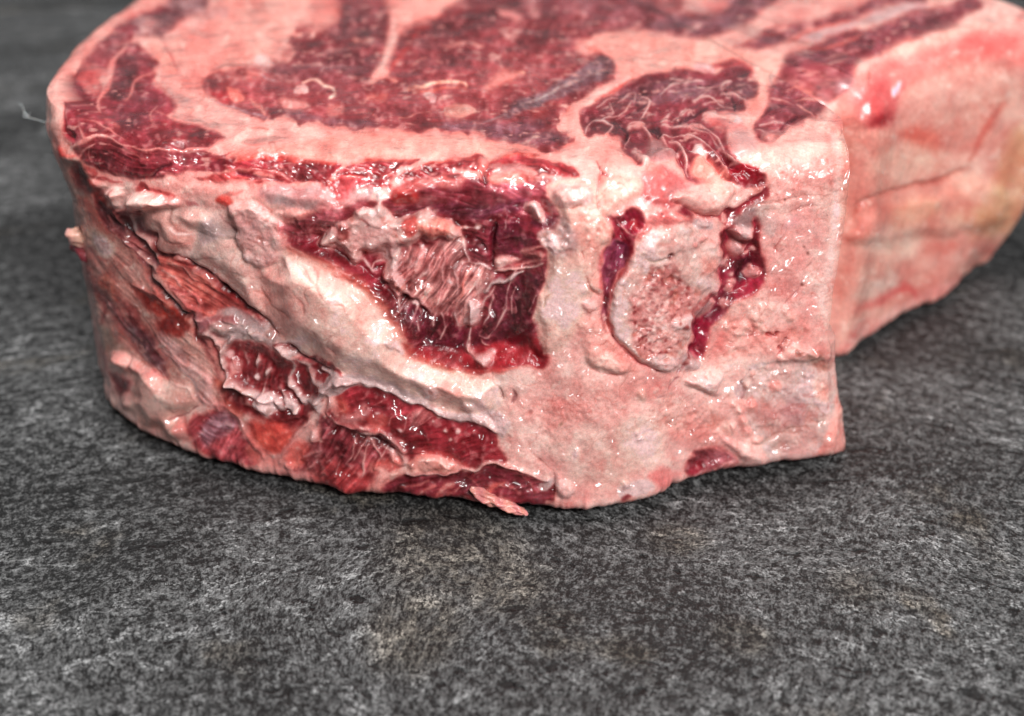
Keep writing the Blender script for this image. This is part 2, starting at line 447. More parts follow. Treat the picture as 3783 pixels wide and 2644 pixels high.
poly("A 660 860 760 700 900 640 1040 760 920 900 800 960 700 930", (104, 32, 40), a=.8, m=1, soft=12)
poly("A 940 930 1200 940 1400 960 1450 1010 1300 1080 1100 1090 950 1040", (138, 36, 42), a=.8, m=1, st='a1', soft=8)
line("A 1040 -10 900 60 760 150", (196, 58, 60), 34, a=.9, m=1, soft=7)
line("A 870 100 960 30 1150 40", (190, 130, 130), 60, a=.5, soft=14)
poly("A 430 470 560 500 620 500 560 660 520 700 460 700 400 620 380 560", (214, 132, 124), a=.85, m=0, soft=9, h=.25)
poly("A 380 520 470 500 520 560 440 660 390 620", (172, 44, 48), a=.7, m=1, soft=9)
line("A 740 330 660 430 620 520 600 600 560 690 530 760 540 830", (222, 146, 136), 44, m=0, h=.3)
line("A 640 330 760 300 850 300", (196, 110, 104), 24, a=.7, m=0)
line("A 980 520 880 550 800 610 770 680 720 750", (206, 122, 114), 20, m=0, h=.3)
line("A 970 800 920 860 930 940", (206, 118, 110), 16, m=0, h=.2)
line("A 380 880 400 960 440 1030 540 1000 640 1030 760 1090 900 1105 1080 1105 1220 1125 1300 1100 1450 1030 1520 1000", (224, 146, 136), 18, m=0, h=.3)
line("A 340 1090 440 1050 520 1000 640 1030", (228, 148, 138), 30, m=0, h=.3)
line("A 300 870 450 880 560 920 640 960 760 1060", (214, 126, 118), 13, m=0, h=.2)
line("A 560 1050 640 1080 720 1110 900 1180", (206, 112, 106), 10, m=0)
line("A 380 1180 420 1120 520 1060", (218, 140, 134), 20, m=0)
line("A 540 830 620 900 700 920", (190, 96, 92), 16, a=.7, m=0)
line("A 480 1080 460 1150 500 1190", (200, 120, 116), 8, m=0)
line("A 960 830 1010 860 1080 880", (206, 120, 110), 8, m=0)
line("A 1150 1290 1250 1200 1400 1160 1540 1130", (170, 62, 62), 16, a=.7)
line("A 900 1320 980 1250 1060 1200", (84, 22, 32), 24, a=.8, h=-.6, m=1)
line("A 600 1250 700 1290 860 1310", (84, 22, 32), 22, a=.7, h=-.4, m=1)
line("A 1100 1120 1250 1150 1350 1120", (92, 24, 34), 20, a=.6, m=1)
poly("A 1200 1240 1330 1230 1420 1180 1540 1160 1480 1240 1300 1270", (118, 28, 38), a=.9, m=1)
line("A 420 440 380 530 345 610 290 690 263 800 262 900 300 970 350 1030", (104, 12, 22), 22, h=-1.3, m=1)
line("A 300 930 330 960 350 1010", (70, 8, 16), 24, h=-.8, m=1)
line("A 390 620 430 690 480 700", (110, 14, 26), 14, h=-.5, m=1)
poly("A 440 400 390 420 330 420 250 480 190 600 150 760 140 880 150 960 200 1040 240 1120 300 1180 360 1200 350 1150 300 1060 250 960 240 880 250 760 280 680 340 600 380 500", (240, 164, 148), m=0, h=.8, hw=40, soft=4, smo=.9)
poly("A 820 0 640 60 470 220 380 390 440 420 500 340 600 240 760 150 960 30 1030 0 1000 -200 900 -200", (236, 156, 140), m=0, h=.5, hw=36, soft=5, smo=.9)
poly("A 150 950 200 1000 250 1060 280 1180 200 1060 150 980", (230, 122, 106), a=.8, soft=8)
poly("A 240 1060 290 1140 350 1170 360 1200 290 1190 240 1130", (226, 84, 74), h=.5, hw=16, soft=6)
poly("A 1000 640 1150 690 1200 750 1140 790 1090 760 1000 680", (206, 158, 146), soft=6, m=0)
poly("A 1070 860 1200 850 1350 870 1490 920 1430 955 1250 925 1080 900", (208, 146, 134), soft=6, m=0, st='a.7')
poly("A 880 310 950 290 1050 370 1110 480 1050 540 1000 520 990 460 930 400", (242, 162, 142), h=.5, hw=20)
line("A 1000 300 1050 370 1095 470 1110 500", (190, 80, 76), 7, h=-.5)
line("A 1000 280 1080 260 1150 210 1260 180 1280 120", (150, 60, 60), 9, a=.8, h=-.5)
poly("A 1010 270 1080 230 1150 150 1280 90 1280 180 1160 200 1120 260", (238, 168, 154), h=.5, hw=16)
poly("A 1340 60 1480 40 1490 90 1330 110", (220, 160, 150), h=.3, hw=14)
poly("A 900 160 960 170 920 240 860 250", (216, 150, 144), a=.8, soft=10)
line("A 960 170 940 240 990 280", (120, 70, 72), 30, a=.7, soft=10)
poly("A 1150 560 1230 580 1210 660 1160 640", (226, 110, 98), a=.6, soft=14)
poly("A 1200 500 1330 510 1290 640 1300 700 1230 650", (238, 140, 124), a=.6, soft=16)
poly("A 1480 650 1560 660 1590 750 1520 740", (232, 126, 108), m=0, h=.3, hw=14)
line("A 1650 740 1700 800 1740 840", (222, 140, 126), 24, m=0, h=.2)
line("A 1750 560 1840 590", (190, 150, 156), 16, a=.8)
dots("A 1600 960 1560 1000 1640 940 1720 950 1780 950", (240, 176, 160), 60, h=.8)
line("A 1530 1020 1600 970 1700 940 1780 960", (206, 120, 104), 6, h=-.4)
poly("A 1590 1040 1700 1020 1880 1020 1950 1010 1850 1050 1700 1075 1600 1070", (190, 124, 112), soft=5)
line("A 1560 1060 1700 1080 1900 1050", (216, 100, 88), 14, a=.6)

# ================= FRONT FACE, RIM =================
poly("A 1500 1130 1700 1110 2006 1050 B 500 1000 900 960 1400 1010 1850 1070 2006 1130 G 250 100 300 160 50 160 F 1700 130 1620 190 1500 170 1100 165 900 170 600 190 500 220 300 180 0 165 E 1600 160 1450 200 1300 160", (240, 164, 144), m=0, h=.25, hw=40, soft=4)
poly("A 1200 1305 1400 1285 1600 1295 1800 1340 1750 1365 1500 1362 1330 1350", (160, 52, 54), m=1, st='a1', h=.2)
poly("A 1450 1240 1600 1190 1780 1170 2006 1170 F 300 190 460 210 520 230 460 290 420 330 300 350 0 335 A 1900 1335 1750 1290 1600 1265", (142, 36, 44), m=1, st='a1', h=-.3, soft=4)
line("A 1560 1190 1780 1170 2006 1172 F 150 180 300 185 470 215", (206, 62, 54), 30, a=.85, m=1)
line("A 1480 1260 1700 1262 1850 1290 2000 1340", (196, 110, 104), 12, h=.3, m=0)
line("F 0 235 60 230 120 260 200 310", (196, 96, 88), 10, a=.7)
line("A 1560 1270 1700 1310 1900 1350", (92, 22, 34), 16, h=-.6, m=1)
poly("F 480 320 520 270 600 220 720 190 900 178 1100 165 1090 195 980 235 930 280 860 330 870 370 700 375 580 365 520 340", (146, 38, 44), m=1, st='a1', h=-.2)
line("F 600 225 750 190 950 180 1080 170", (204, 66, 56), 22, a=.8, m=1)
line("F 500 330 650 300 850 290 960 240", (186, 70, 66), 12, a=.8, h=.25)
poly("F 960 295 1080 250 1250 210 1400 180 1560 170 1540 250 1420 270 1250 290 1080 310", (156, 38, 44), m=1, st='a1', h=.1)
line("F 1000 260 1200 215 1400 185 1550 185", (204, 70, 62), 20, a=.7, m=1)
poly("F 430 340 540 350 600 380 590 430 560 480 430 480 400 420 370 370", (176, 60, 64), m=1, h=-.4)
# lumpy fat under the rim, left
poly("E 180 220 300 240 480 280 640 330 760 300 960 290 1200 340 1500 360 1700 360 1900 400 2006 420 2006 560 1900 640 1700 640 1600 580 1400 540 1250 560 900 550 780 560 560 570 460 550 380 500 340 420 250 330", (232, 162, 146), m=0, h=.3, soft=5)
poly("E 190 230 330 260 300 300 240 290", (206, 88, 84), m=1)
poly("E 330 310 400 300 490 320 500 345 400 345", (166, 52, 56), m=1)
poly("E 590 380 640 345 700 370 800 410 880 450 860 480 760 440 680 410 600 410", (186, 70, 70), m=1, h=-.3)
poly("E 240 330 340 340 420 370 520 370 480 400 380 400 340 400 270 370", (236, 176, 158), h=.7, hw=22)
poly("E 365 410 420 390 450 400 440 490 400 480 360 450", (234, 160, 146), h=1.5, hw=22)
poly("E 420 400 500 400 560 420 500 470 490 550 440 530 410 470", (238, 170, 154), h=2.2, hw=26)
poly("E 490 480 540 430 640 410 740 430 790 480 850 530 780 555 640 568 520 560 490 530", (242, 184, 166), h=3.0, hw=34)
poly("E 800 460 900 470 950 500 870 540 800 520", (236, 170, 156), h=1.6, hw=24)
poly("E 440 380 520 365 560 380 520 410 450 410", (248, 200, 182), h=.8, hw=12)
line("E 440 400 420 450 450 520", (190, 96, 90), 7, h=-.6)
line("E 500 470 490 520 510 560", (196, 100, 92), 6, h=-.6)
poly("E 960 490 1020 500 1060 540 1010 560 970 530", (170, 70, 72), a=.9)
poly("E 1200 460 1260 460 1300 490 1270 525 1200 510 1180 490", (222, 76, 62), soft=6, h=.3)
line("E 1210 460 1280 430 1380 410", (206, 80, 70), 16, a=.6)
poly("E 1260 540 1400 480 1560 520 1600 580 1400 560 1300 600", (236, 158, 146), h=.6, hw=30)
poly("E 1560 400 1750 400 1900 420 2006 450 1990 540 1850 540 1700 480 1600 470", (206, 160, 158), soft=10, h=.4, hw=40)
poly("F 60 370 200 370 330 380 420 440 440 520 300 540 100 540 0 480", (200, 152, 152), soft=8, h=.4, hw=50)
poly("F 600 400 700 370 770 385 740 420 720 500 600 530 450 560 430 500 560 480", (196, 140, 148), soft=7, h=.3)
line("F 480 330 440 340 400 370", (220, 120, 108), 12)
poly("F 0 540 150 540 300 560 200 640 0 640", (240, 158, 142), h=.4, hw=20, g=.4)

# ================= FRONT FACE, CENTRE CAVITY =================
poly("F 40 700 250 620 450 560 640 520 720 480 880 440 1000 400 1200 340 1400 290 1590 340 1700 350 1900 300 2000 300 G 250 300 480 350 450 440 520 500 555 640 430 690 380 780 430 870 440 960 400 1080 370 1220 345 1320 350 1450 390 1570 J 1590 100 1600 180 1630 230 1600 300 1500 300 1420 330 1200 350 1100 380 900 330 700 290 600 240 540 120 F 980 1570 1000 1480 900 1350 820 1250 700 1150 560 1080 380 930 200 860 100 800", (118, 34, 44), m=1, st='a1', h=-2.6, hw=95, soft=4)
poly("F 1040 330 1300 290 1590 340 1700 350 1900 300 G 250 300 480 350 450 440 300 520 100 560 F 1700 560 1300 560 1150 540 900 560 880 440", (150, 56, 66), m=1, st='a1.2', h=1.0, hw=60, soft=12)
poly("F 890 430 980 400 1090 430 1100 480 1000 510 890 510", (190, 50, 48), m=1, h=.8, hw=24, soft=8)
poly("F 940 380 1100 330 1300 330 1400 300 1500 320 1380 380 1150 400 1000 400", (214, 118, 108), a=.8, m=0, soft=10, h=.4)
poly("F 900 520 1100 520 1400 500 1700 500 1900 470 1900 540 1600 590 1300 590 1200 560 1000 590 900 590", (112, 44, 60), a=.8, m=1, st='b1.3', soft=10)
# arch at the upper right of it
poly("F 1590 260 1620 200 1720 150 1850 135 2006 150 G 200 130 400 170 560 220 650 280 640 320 500 310 400 280 280 230 100 210 F 1850 210 1700 230 1640 300", (148, 40, 46), m=1, st='a1', h=.2)
line("F 1640 190 1750 145 1900 135 2006 150 G 300 150", (206, 70, 62), 20, a=.8, m=1, h=.3)
poly("F 1620 220 1700 200 1850 210 2006 250 G 260 250 200 290 F 1900 270 1750 250 1650 250", (190, 138, 132), a=.9, m=0, h=.4)
poly("F 1660 300 1780 280 1950 290 2006 340 1900 360 1750 370 1650 350", (206, 92, 84), a=.8, m=1, soft=10, h=.5)
line("F 1570 270 1590 310 1590 350", (86, 14, 24), 20, h=-1.0, m=1)
poly("F 1560 190 1620 180 1600 260 1560 260", (226, 130, 120), h=.5, hw=14)
# purple depths
poly("F 980 1230 1300 1350 1500 1420 1700 1300 2006 1200 G 350 1250 350 1400 F 2006 1400 1700 1560 1500 1580 1200 1530 1050 1420", (98, 28, 42), a=.9, m=1, st='d1', soft=14)
poly("F 1640 1130 1900 1040 2006 980 G 250 980 430 970 400 1080 350 1300 200 1400 0 1420 F 1900 1400 1650 1350 1620 1250", (104, 34, 48), a=.9, m=1, st='f1.3', soft=10)
poly("F 1660 650 1800 620 2006 640 G 200 700 380 780 300 860 0 920 F 1900 900 1720 860 1640 760", (110, 32, 48), a=.9, m=1, st='b1', soft=10)
poly("G 300 640 450 600 540 640 500 720 430 700", (74, 26, 40), a=.8, m=1, soft=8)
poly("J 560 130 700 180 900 200 1230 150 1500 80 1600 130 1630 240 1600 300 1400 320 1200 340 900 320 650 250", (152, 34, 42), m=1, soft=12)
poly("J 1330 60 1420 30 1500 90 1450 150 1360 140", (92, 14, 26), a=.9, m=1, soft=12)
line("F 100 830 300 910 500 1010 700 1130 850 1280 960 1440 J 560 140 640 240 800 290 1000 345", (176, 62, 46), 60, a=.75, soft=16, m=1)  # orange glow along the cavity wall, painted into the colour
line("F 60 790 200 780 400 850 600 960 760 1060 900 1200 980 1330 1020 1480", (116, 20, 30), 44, a=.7, soft=14, h=-.6, m=1)
line("J 1420 330 1200 350 1050 340 1000 330", (206, 84, 70), 24, a=.7, soft=6, m=0)
# crust of torn fat
poly("F 350 760 480 640 600 600 640 560 720 540 730 430 760 390 830 385 860 450 880 560 950 600 1100 590 1180 560 1250 600 1400 610 1580 640 1560 680 1450 690 1430 760 1300 770 1100 790 1050 830 960 900 950 1000 960 1180 900 1130 850 1050 870 920 840 860 700 870 650 910 580 930 540 870 430 840 350 850", (226, 182, 168), m=0, h=2.0, hw=36, g=.7, ew=11)
poly("F 690 780 900 790 1060 820 960 900 900 1000 860 920 720 850", (196, 166, 158), a=.8, soft=14, g=.7)
poly("F 990 620 1080 612 1110 700 1050 735 1000 700", (216, 88, 76), soft=5, h=.3)
poly("F 1105 640 1290 618 1340 680 1280 745 1120 740", (240, 146, 118), soft=8, h=.3)
for s_ in ("F 1140 640 1130 740", "F 1190 635 1180 740", "F 1240 640 1230 735", "F 1290 640 1280 730"):
    line(s_, (200, 88, 76), 12, a=.7)
poly("F 490 680 530 655 590 700 550 760 490 775", (156, 72, 66), m=1, h=-.4)
line("F 650 630 700 660 690 680", (160, 80, 74), 14)
line("F 930 740 1000 770", (186, 90, 80), 14, a=.8)
line("F 370 740 380 790 350 850", (120, 40, 44), 18)
# web of fibres
poly("F 980 900 1080 820 1300 800 1430 780 1470 900 1600 950 1650 1050 1600 1150 1560 1180 1560 1300 1550 1400 1470 1400 1400 1420 1350 1300 1300 1330 1200 1330 1100 1230 1000 1200 930 1150 900 1050", (186, 128, 122), m=.45, st='d2.4', h=1.1, hw=60, soft=12, ew=6)
for k in range(110):
    u_, v_ = rng.random(), rng.random()
    x_ = 980 + 620 * u_; y_ = 850 + 430 * v_ + 60 * u_
    L_ = 60 + 110 * rng.random(); an_ = math.radians(95 + 50 * (1 - u_) * rng.random())
    c_ = (222, 176, 168) if rng.random() < .62 else (132, 62, 66)
    line("F %f %f %f %f %f %f" % (x_, y_, x_ + .5 * L_ * math.cos(an_) + 6 * rng.standard_normal(), y_ + .5 * L_ * math.sin(an_), x_ + L_ * math.cos(an_), y_ + L_ * math.sin(an_)),
         c_, 6 + 8 * rng.random(), a=.7, h=.22 if c_[0] > 200 else -.25)
WEB = ["F 1300 840 1312 900 1290 1000 1282 1090|14", "F 1435 785 1465 880 1480 930 1430 945 1340 980|15", "F 1480 930 1560 955 1640 990|18",
    "F 1380 980 1390 1080 1375 1180|13", "F 1540 1000 1530 1080 1530 1150|14", "F 920 950 945 1050 1000 1150 1060 1190 1130 1235 1200 1300|34",
    "F 860 1030 890 1110 960 1190|18", "F 560 890 640 905 700 960 760 1020|14", "F 740 1010 775 940 860 925|11", "F 960 1190 975 1310|7",
    "F 1100 1350 1105 1440|7", "F 1225 1330 1220 1410|7", "F 1275 1310 1300 1410 1275 1510|12", "F 1370 1320 1385 1410|11", "F 1180 1060 1250 980 1290 900|9",
    "F 1020 980 1100 900 1150 840|9", "F 1080 1080 1160 1000 1200 930|8", "F 1110 800 1130 850 1100 900|14", "F 1640 1180 1620 1300 1590 1400|12",
    "F 1760 1130 1720 1280 1690 1400 1640 1490|9", "F 1820 1130 1770 1230 1770 1310|8", "F 1640 1500 1570 1480 1590 1440|8", "F 1480 1200 1440 1280 1380 1330|10",
    "F 560 900 570 940|8", "F 640 920 600 960|6", "F 1560 1300 1600 1200 1660 1130|10", "F 1740 680 1760 600|6", "F 1900 1290 1960 1180|6", "G 100 1280 180 1080 230 1010|6"]
for s_ in WEB:
    a_, b_ = s_.split('|')
    line(a_, (224, 180, 172), float(b_) * 1.25, h=.5, m=0, soft=3)
line("F 1490 950 1450 1060 1430 1150 1410 1200", (238, 152, 134), 30, h=.8, m=0)
poly("F 1480 1240 1530 1230 1560 1340 1530 1420 1440 1420 1390 1430 1400 1370 1450 1330", (206, 158, 154), h=.8, hw=20, g=.6)
line("F 1490 1200 1492 1330 1485 1450 1478 1600", (200, 160, 160), 20, h=.8, m=0)
line("J 1085 -20 1080 60 1060 130 1070 190", (200, 160, 160), 24, h=.8, m=0)
poly("J 1040 150 1085 120 1110 190 1160 220 1250 195 1255 240 1215 310 1160 300 1090 250 1045 200", (204, 158, 164), h=1.0, hw=16, g=.5)
line("J 1180 100 1190 130 1230 150", (206, 140, 134), 12, h=.5)
line("F 1590 1165 1640 1110 1700 1105 1790 1060 1870 1015", (196, 200, 208), 22, h=.9, m=0)  # silver glint on the fibre, painted as colour
line("F 1680 1015 1780 1000 1870 985 2006 940", (222, 176, 164), 22, h=.8, m=0)
poly("F 1660 905 1740 885 1860 915 1760 965 1680 970", (230, 168, 156), h=.6, hw=20, soft=6)
line("F 1820 970 1930 930 2006 890 G 250 850 400 830", (206, 108, 104), 26, a=.8, h=.5, m=0)
poly("F 1890 520 1940 480 1990 520 2006 600 2006 640 1950 610", (228, 184, 174), h=1.2, hw=18, soft=5)
poly("G 270 530 320 485 365 500 385 570 415 645 370 620 330 560", (228, 182, 172), h=1.2, hw=18, soft=5)
line("F 1660 640 1650 780 1640 860 1655 960", (74, 12, 22), 30, h=-1.2, m=1, soft=6)
line("F 1500 700 1570 780 1610 900", (96, 26, 36), 34, a=.7, h=-.6, m=1, soft=8)
line("F 980 1200 1090 1215 1130 1260 1180 1330", (60, 14, 22), 22, a=.8, h=-.9, m=1, soft=5)
dots("F 1130 820 1090 1240 1110 1250 1330 1080", (240, 226, 222), 16, h=.5)

# ================= CREAM FAT LOBE AND LEFT SIDE =================
poly("E 60 180 200 220 330 460 460 560 560 590 640 600 700 700 780 900 860 1080 1000 1290 1040 1400 1100 1500 I 900 0 1040 260 1000 500 1180 600 1250 760 1100 650 860 560 600 420 400 300 200 240 100 0 80 -80 E 200 800 100 500", (200, 132, 114), m=0, st='g1', soft=6)
poly("E 60 180 150 210 260 400 200 520 150 420", (172, 128, 112), soft=8, m=0)
poly("E 150 230 190 240 240 330 270 420 230 430 170 320", (92, 40, 40), soft=7, m=1, h=-.6)
poly("E 250 340 350 420 400 520 460 560 400 570 320 500 280 420", (168, 52, 46), m=1, soft=6)
poly("E 180 470 260 500 330 590 420 700 360 700 250 620", (192, 92, 70), soft=12, m=0)
poly("E 240 690 330 720 430 780 470 860 420 900 330 880 260 790", (228, 196, 170), soft=12, m=0)
poly("E 340 600 460 660 560 790 640 900 700 980 640 980 520 880 420 760 350 680", (186, 104, 88), a=.8, soft=14, m=0)
line("E 320 905 380 925 420 920", (170, 70, 60), 10, a=.8)
poly("E 330 1040 420 1020 480 1160 480 1240 400 1200 340 1120", (176, 76, 62), a=.8, soft=14, m=1)
poly("E 590 1110 700 1140 800 1190 870 1240 960 1290 990 1370 950 1480 880 1450 790 1360 700 1270 640 1180", (146, 42, 34), m=1, soft=9, h=-.4)
line("E 580 1100 640 1110 720 1150 800 1200 860 1250", (230, 160, 144), 9, h=.6, m=0)  # edge highlight painted as a pale raised stroke
poly("E 500 1230 600 1290 640 1380 700 1480 760 1606 700 1606 600 1480 520 1340", (130, 54, 56), a=.9, soft=10, m=1, st='g1')
poly("E 260 1000 330 1080 400 1180 500 1290 580 1400 640 1500 600 1540 500 1440 400 1330 300 1180", (124, 80, 84), a=.85, soft=10, m=1, st='g1')
line("E 230 940 300 1110 340 1240 350 1400", (150, 62, 62), 30, a=.8, m=1, soft=8)
line("E 235 930 270 1030 310 1120", (226, 180, 170), 6)
poly("I 290 0 460 80 560 200 650 330 670 410 560 370 480 290 400 180 330 80", (138, 100, 102), m=1, st='g1', soft=10)
poly("I 180 0 270 120 340 210 230 200 150 100 130 0", (192, 150, 122), soft=10, m=0)
line("I 90 30 140 180 190 330", (160, 76, 74), 26, a=.8, soft=8)
poly("I 400 60 520 60 560 180 640 300 600 320 500 230", (100, 50, 56), a=.8, m=1, soft=12, st='g1')
poly("I 560 -40 780 -20 740 60 640 50", (150, 48, 42), m=1, soft=8)
poly("I 600 60 760 200 880 330 960 420 960 520 1080 620 1190 710 1100 660 900 610 850 480 700 330 600 180", (208, 144, 134), m=0, st='g1.6', h=.4, hw=40, soft=8)
line("I 700 260 800 400 860 520 900 580", (140, 112, 112), 26, a=.7, m=0, st='g1')
line("I 860 50 920 180 960 320 1000 420", (130, 72, 74), 34, a=.8, m=1, st='g1', soft=8)
line("I 940 100 1000 250 1040 380", (92, 26, 34), 30, a=.8, h=-.8, m=1, soft=7)
# bands and cracks behind the lobe
poly("E 340 490 450 560 560 575 640 590 680 680 740 760 760 860 775 985 700 960 600 860 500 780 420 700 360 600", (92, 46, 50), m=1, st='g1.2', h=-1.6, hw=40)
for s_, w_, c_ in (("E 570 590 610 690 660 760 730 830 760 900", 24, (196, 172, 158)), ("E 430 680 540 790 640 870 770 985", 10, (196, 140, 126)),
                   ("E 480 600 530 700 600 790 700 880", 12, (150, 70, 68)), ("E 400 600 480 700 560 770 660 840", 12, (160, 92, 84)),
                   ("E 640 720 700 780 750 860", 9, (210, 160, 146)), ("E 440 560 500 640 540 720", 9, (176, 88, 80))):
    line(s_, c_, w_, h=.9, m=0)
line("E 700 960 720 1040 790 1120 860 1200 930 1290 1010 1330", (62, 24, 26), 40, h=-1.8, m=1, soft=5)
line("E 620 600 700 700 740 770", (60, 24, 26), 14, h=-.8, m=1)
line("E 740 1000 790 1080 860 1160 900 1240", (156, 136, 126), 14, h=.6, m=0)
poly("E 630 570 860 555 900 640 980 700 1030 800 1000 860 860 885 780 870 745 750 650 630", (222, 152, 134), m=0, h=1.3, hw=60, smo=.6)
poly("E 880 555 1260 550 1310 690 1340 800 1450 960 1530 1130 1580 1340 1480 1290 1360 1190 1280 1100 1180 1020 1080 960 1000 900 1020 820 1040 740 960 700 900 640", (220, 172, 154), m=0, h=1.2, hw=60, smo=.7)
poly("E 1090 620 1230 585 1330 730 1200 760 1060 740", (168, 134, 124), soft=16, m=0, a=.9)
poly("E 880 560 1080 560 1150 600 1040 680 900 640", (228, 166, 148), a=.8, soft=14)
line("E 845 560 835 640 890 700 960 730", (176, 110, 96), 7, h=-.5)
line("E 850 680 900 720 1000 740", (240, 206, 192), 9, h=.4)
line("E 1030 725 1200 745 1330 772", (150, 120, 106), 7, h=-.4)
line("E 760 720 820 780 900 810 1000 790", (196, 106, 92), 16, a=.5, h=-.3)
line("E 860 850 960 820 1000 800", (206, 92, 80), 10, a=.7)
line("E 1010 900 1180 920 1300 920", (170, 140, 122), 6, h=-.3)
line("E 1250 1000 1400 1060 1500 1150", (180, 150, 130), 6, h=-.3)
line("E 1220 590 1290 660 1330 710", (110, 50, 56), 14, a=.8, h=-.6)
line("E 1130 700 1200 720 1260 730", (232, 214, 204), 12, a=.7, h=.3)
poly("E 770 890 960 915 1100 1010 1290 1150 1420 1260 1550 1370 1640 1480 1600 1560 1450 1480 1300 1370 1180 1345 1040 1330 1000 1280 900 1150 860 1080 790 1000", (186, 84, 76), m=.8, st='c1.3', h=-.6, hw=40)
line("E 1080 990 1200 1080 1330 1190 1450 1290 1600 1430", (122, 26, 30), 34, m=1, a=.9, soft=7, h=-.5)
line("E 820 930 960 980 1060 1080", (232, 146, 130), 18, h=.5, m=0)
line("E 800 980 900 1040 950 1110", (230, 150, 136), 14, h=.5, m=0)
line("E 880 1120 950 1170 1050 1190 1100 1250", (228, 136, 124), 28, h=.5, m=0)
line("E 930 1180 1000 1260 1080 1300", (214, 120, 110), 20, h=.4, m=0)
line("E 900 1140 960 1160 1000 1160", (140, 40, 44), 8, h=-.4)
line("E 740 740 755 860 830 895 960 905 1060 965 1180 1045 1290 1140 1400 1235 1540 1330 1650 1450", (84, 26, 26), 18, h=-1.6, m=1)
line("E 1120 1020 1200 1040 1250 1110 1300 1160", (60, 20, 26), 16, h=-.8, m=1)
poly("E 1040 1350 1180 1360 1270 1280 1420 1310 1600 1400 1750 1520 1760 1580 1600 1580 1450 1540 1250 1500 1100 1490", (178, 140, 134), m=0, g=.3, soft=7, h=.3)
poly("E 1050 1350 1130 1345 1240 1360 1360 1375 1345 1420 1260 1480 1150 1480 1080 1470", (134, 88, 94), m=.5, h=.7, hw=16)
line("E 1130 1350 1160 1390 1150 1440", (196, 160, 168), 10, h=.5)
line("E 1040 1355 1100 1360", (210, 180, 176), 12, h=.4)
line("E 1240 1400 1330 1410", (60, 24, 34), 14, h=-.6)
line("E 1020 1310 1050 1400 1040 1480 1100 1560", (90, 36, 42), 16, h=-.8, m=1)
# the lobe itself
poly("E 1620 950 1480 990 1540 1150 1580 1330 1680 1500 I 1430 40 1560 160 1700 230 1850 340 2006 400 J 100 400 350 440 500 490 700 570 830 620 1000 665 1200 680 1300 630 1305 540 1290 400 1100 375 900 335 750 290 640 240 570 140 F 1010 1540 940 1420 820 1260 700 1150 560 1080 380 940 200 870 80 830 10 900", (234, 186, 164), m=0, h=3.0, hw=110, soft=9, ew=2, smo=.8)
line("F 30 860 100 850 220 880 380 950 560 1085 700 1155 830 1270 930 1410 1010 1560 J 600 200 680 255 800 295 950 345 1100 372", (214, 116, 92), 50, a=.55, soft=16, m=.3)  # light glowing through the lobe edge, painted as soft orange
poly("E 1480 990 1600 980 1700 1060 1760 1180 1850 1280 1880 1400 1800 1480 1700 1500 1620 1380 1560 1250 1530 1120", (238, 166, 148), a=.9, soft=20)
poly("E 1620 1100 1760 1040 1850 1150 1900 1300 1850 1350 1750 1250", (236, 180, 160), a=.7, soft=24)
poly("F 0 940 60 900 120 1000 180 1150 250 1300 240 1440 100 1400 0 1280", (240, 172, 154), a=.55, soft=24)
poly("I 1700 20 1840 0 1900 60 1860 200 1760 150", (238, 184, 164), a=.6, soft=18)
for s_, w_ in (("E 1620 1000 1700 1090 1740 1180 1790 1210", 6), ("E 1485 1000 1540 1150 1640 1270 1750 1340", 6), ("F 190 940 260 1030 330 1090 370 1180 420 1250", 6),
               ("F 330 1090 240 1150 280 1260", 5), ("F 0 930 70 1040 150 1150", 6), ("E 1830 950 1900 1060", 5), ("F 60 1060 150 1150 230 1240 250 1320", 5),
               ("F 330 1090 340 1020 300 960", 5), ("F 420 1250 500 1260 540 1300", 4), ("F 310 1430 330 1500 310 1606", 6), ("F 540 1330 520 1450 400 1500", 4),
               ("J 120 0 130 60 80 90", 5), ("J 430 230 440 300 470 340", 5), ("I 1700 30 1690 150 1720 230", 6), ("I 1860 70 1830 150 1880 230", 5)):
    line(s_, (196, 120, 102), w_, h=-.35, a=.8)
line("E 1485 990 1540 1140 1590 1330 1660 1470 1720 1540", (206, 132, 116), 12, a=.6)
poly("J 60 60 200 40 330 90 430 200 400 300 200 320 60 260", (232, 186, 166), a=.5, soft=24, g=.3)
poly("J 440 110 500 100 580 190 540 210 450 170", (236, 206, 190), h=.8, hw=14, g=.5)
poly("J 100 400 200 380 350 400 500 440 650 520 780 600 700 590 560 540 420 480 250 440", (172, 158, 142), m=0, soft=10, h=-.6)
poly("J 700 490 780 470 830 510 820 570 740 570", (226, 186, 174), h=.6, hw=16, g=.5)
poly("J 1040 590 1110 600 1110 650 1050 640", (236, 184, 168), h=.7, hw=12)
line("J 530 230 600 290 700 320 740 380", (230, 190, 172), 14, h=.4)
line("J 860 380 1000 400 1200 400", (206, 150, 132), 8, a=.6)
poly("J 800 330 960 330 1000 380 860 380 760 350", (220, 188, 152), a=.8, soft=12)
poly("J 480 240 600 280 700 340 600 340 500 290", (196, 150, 134), a=.5, soft=12)

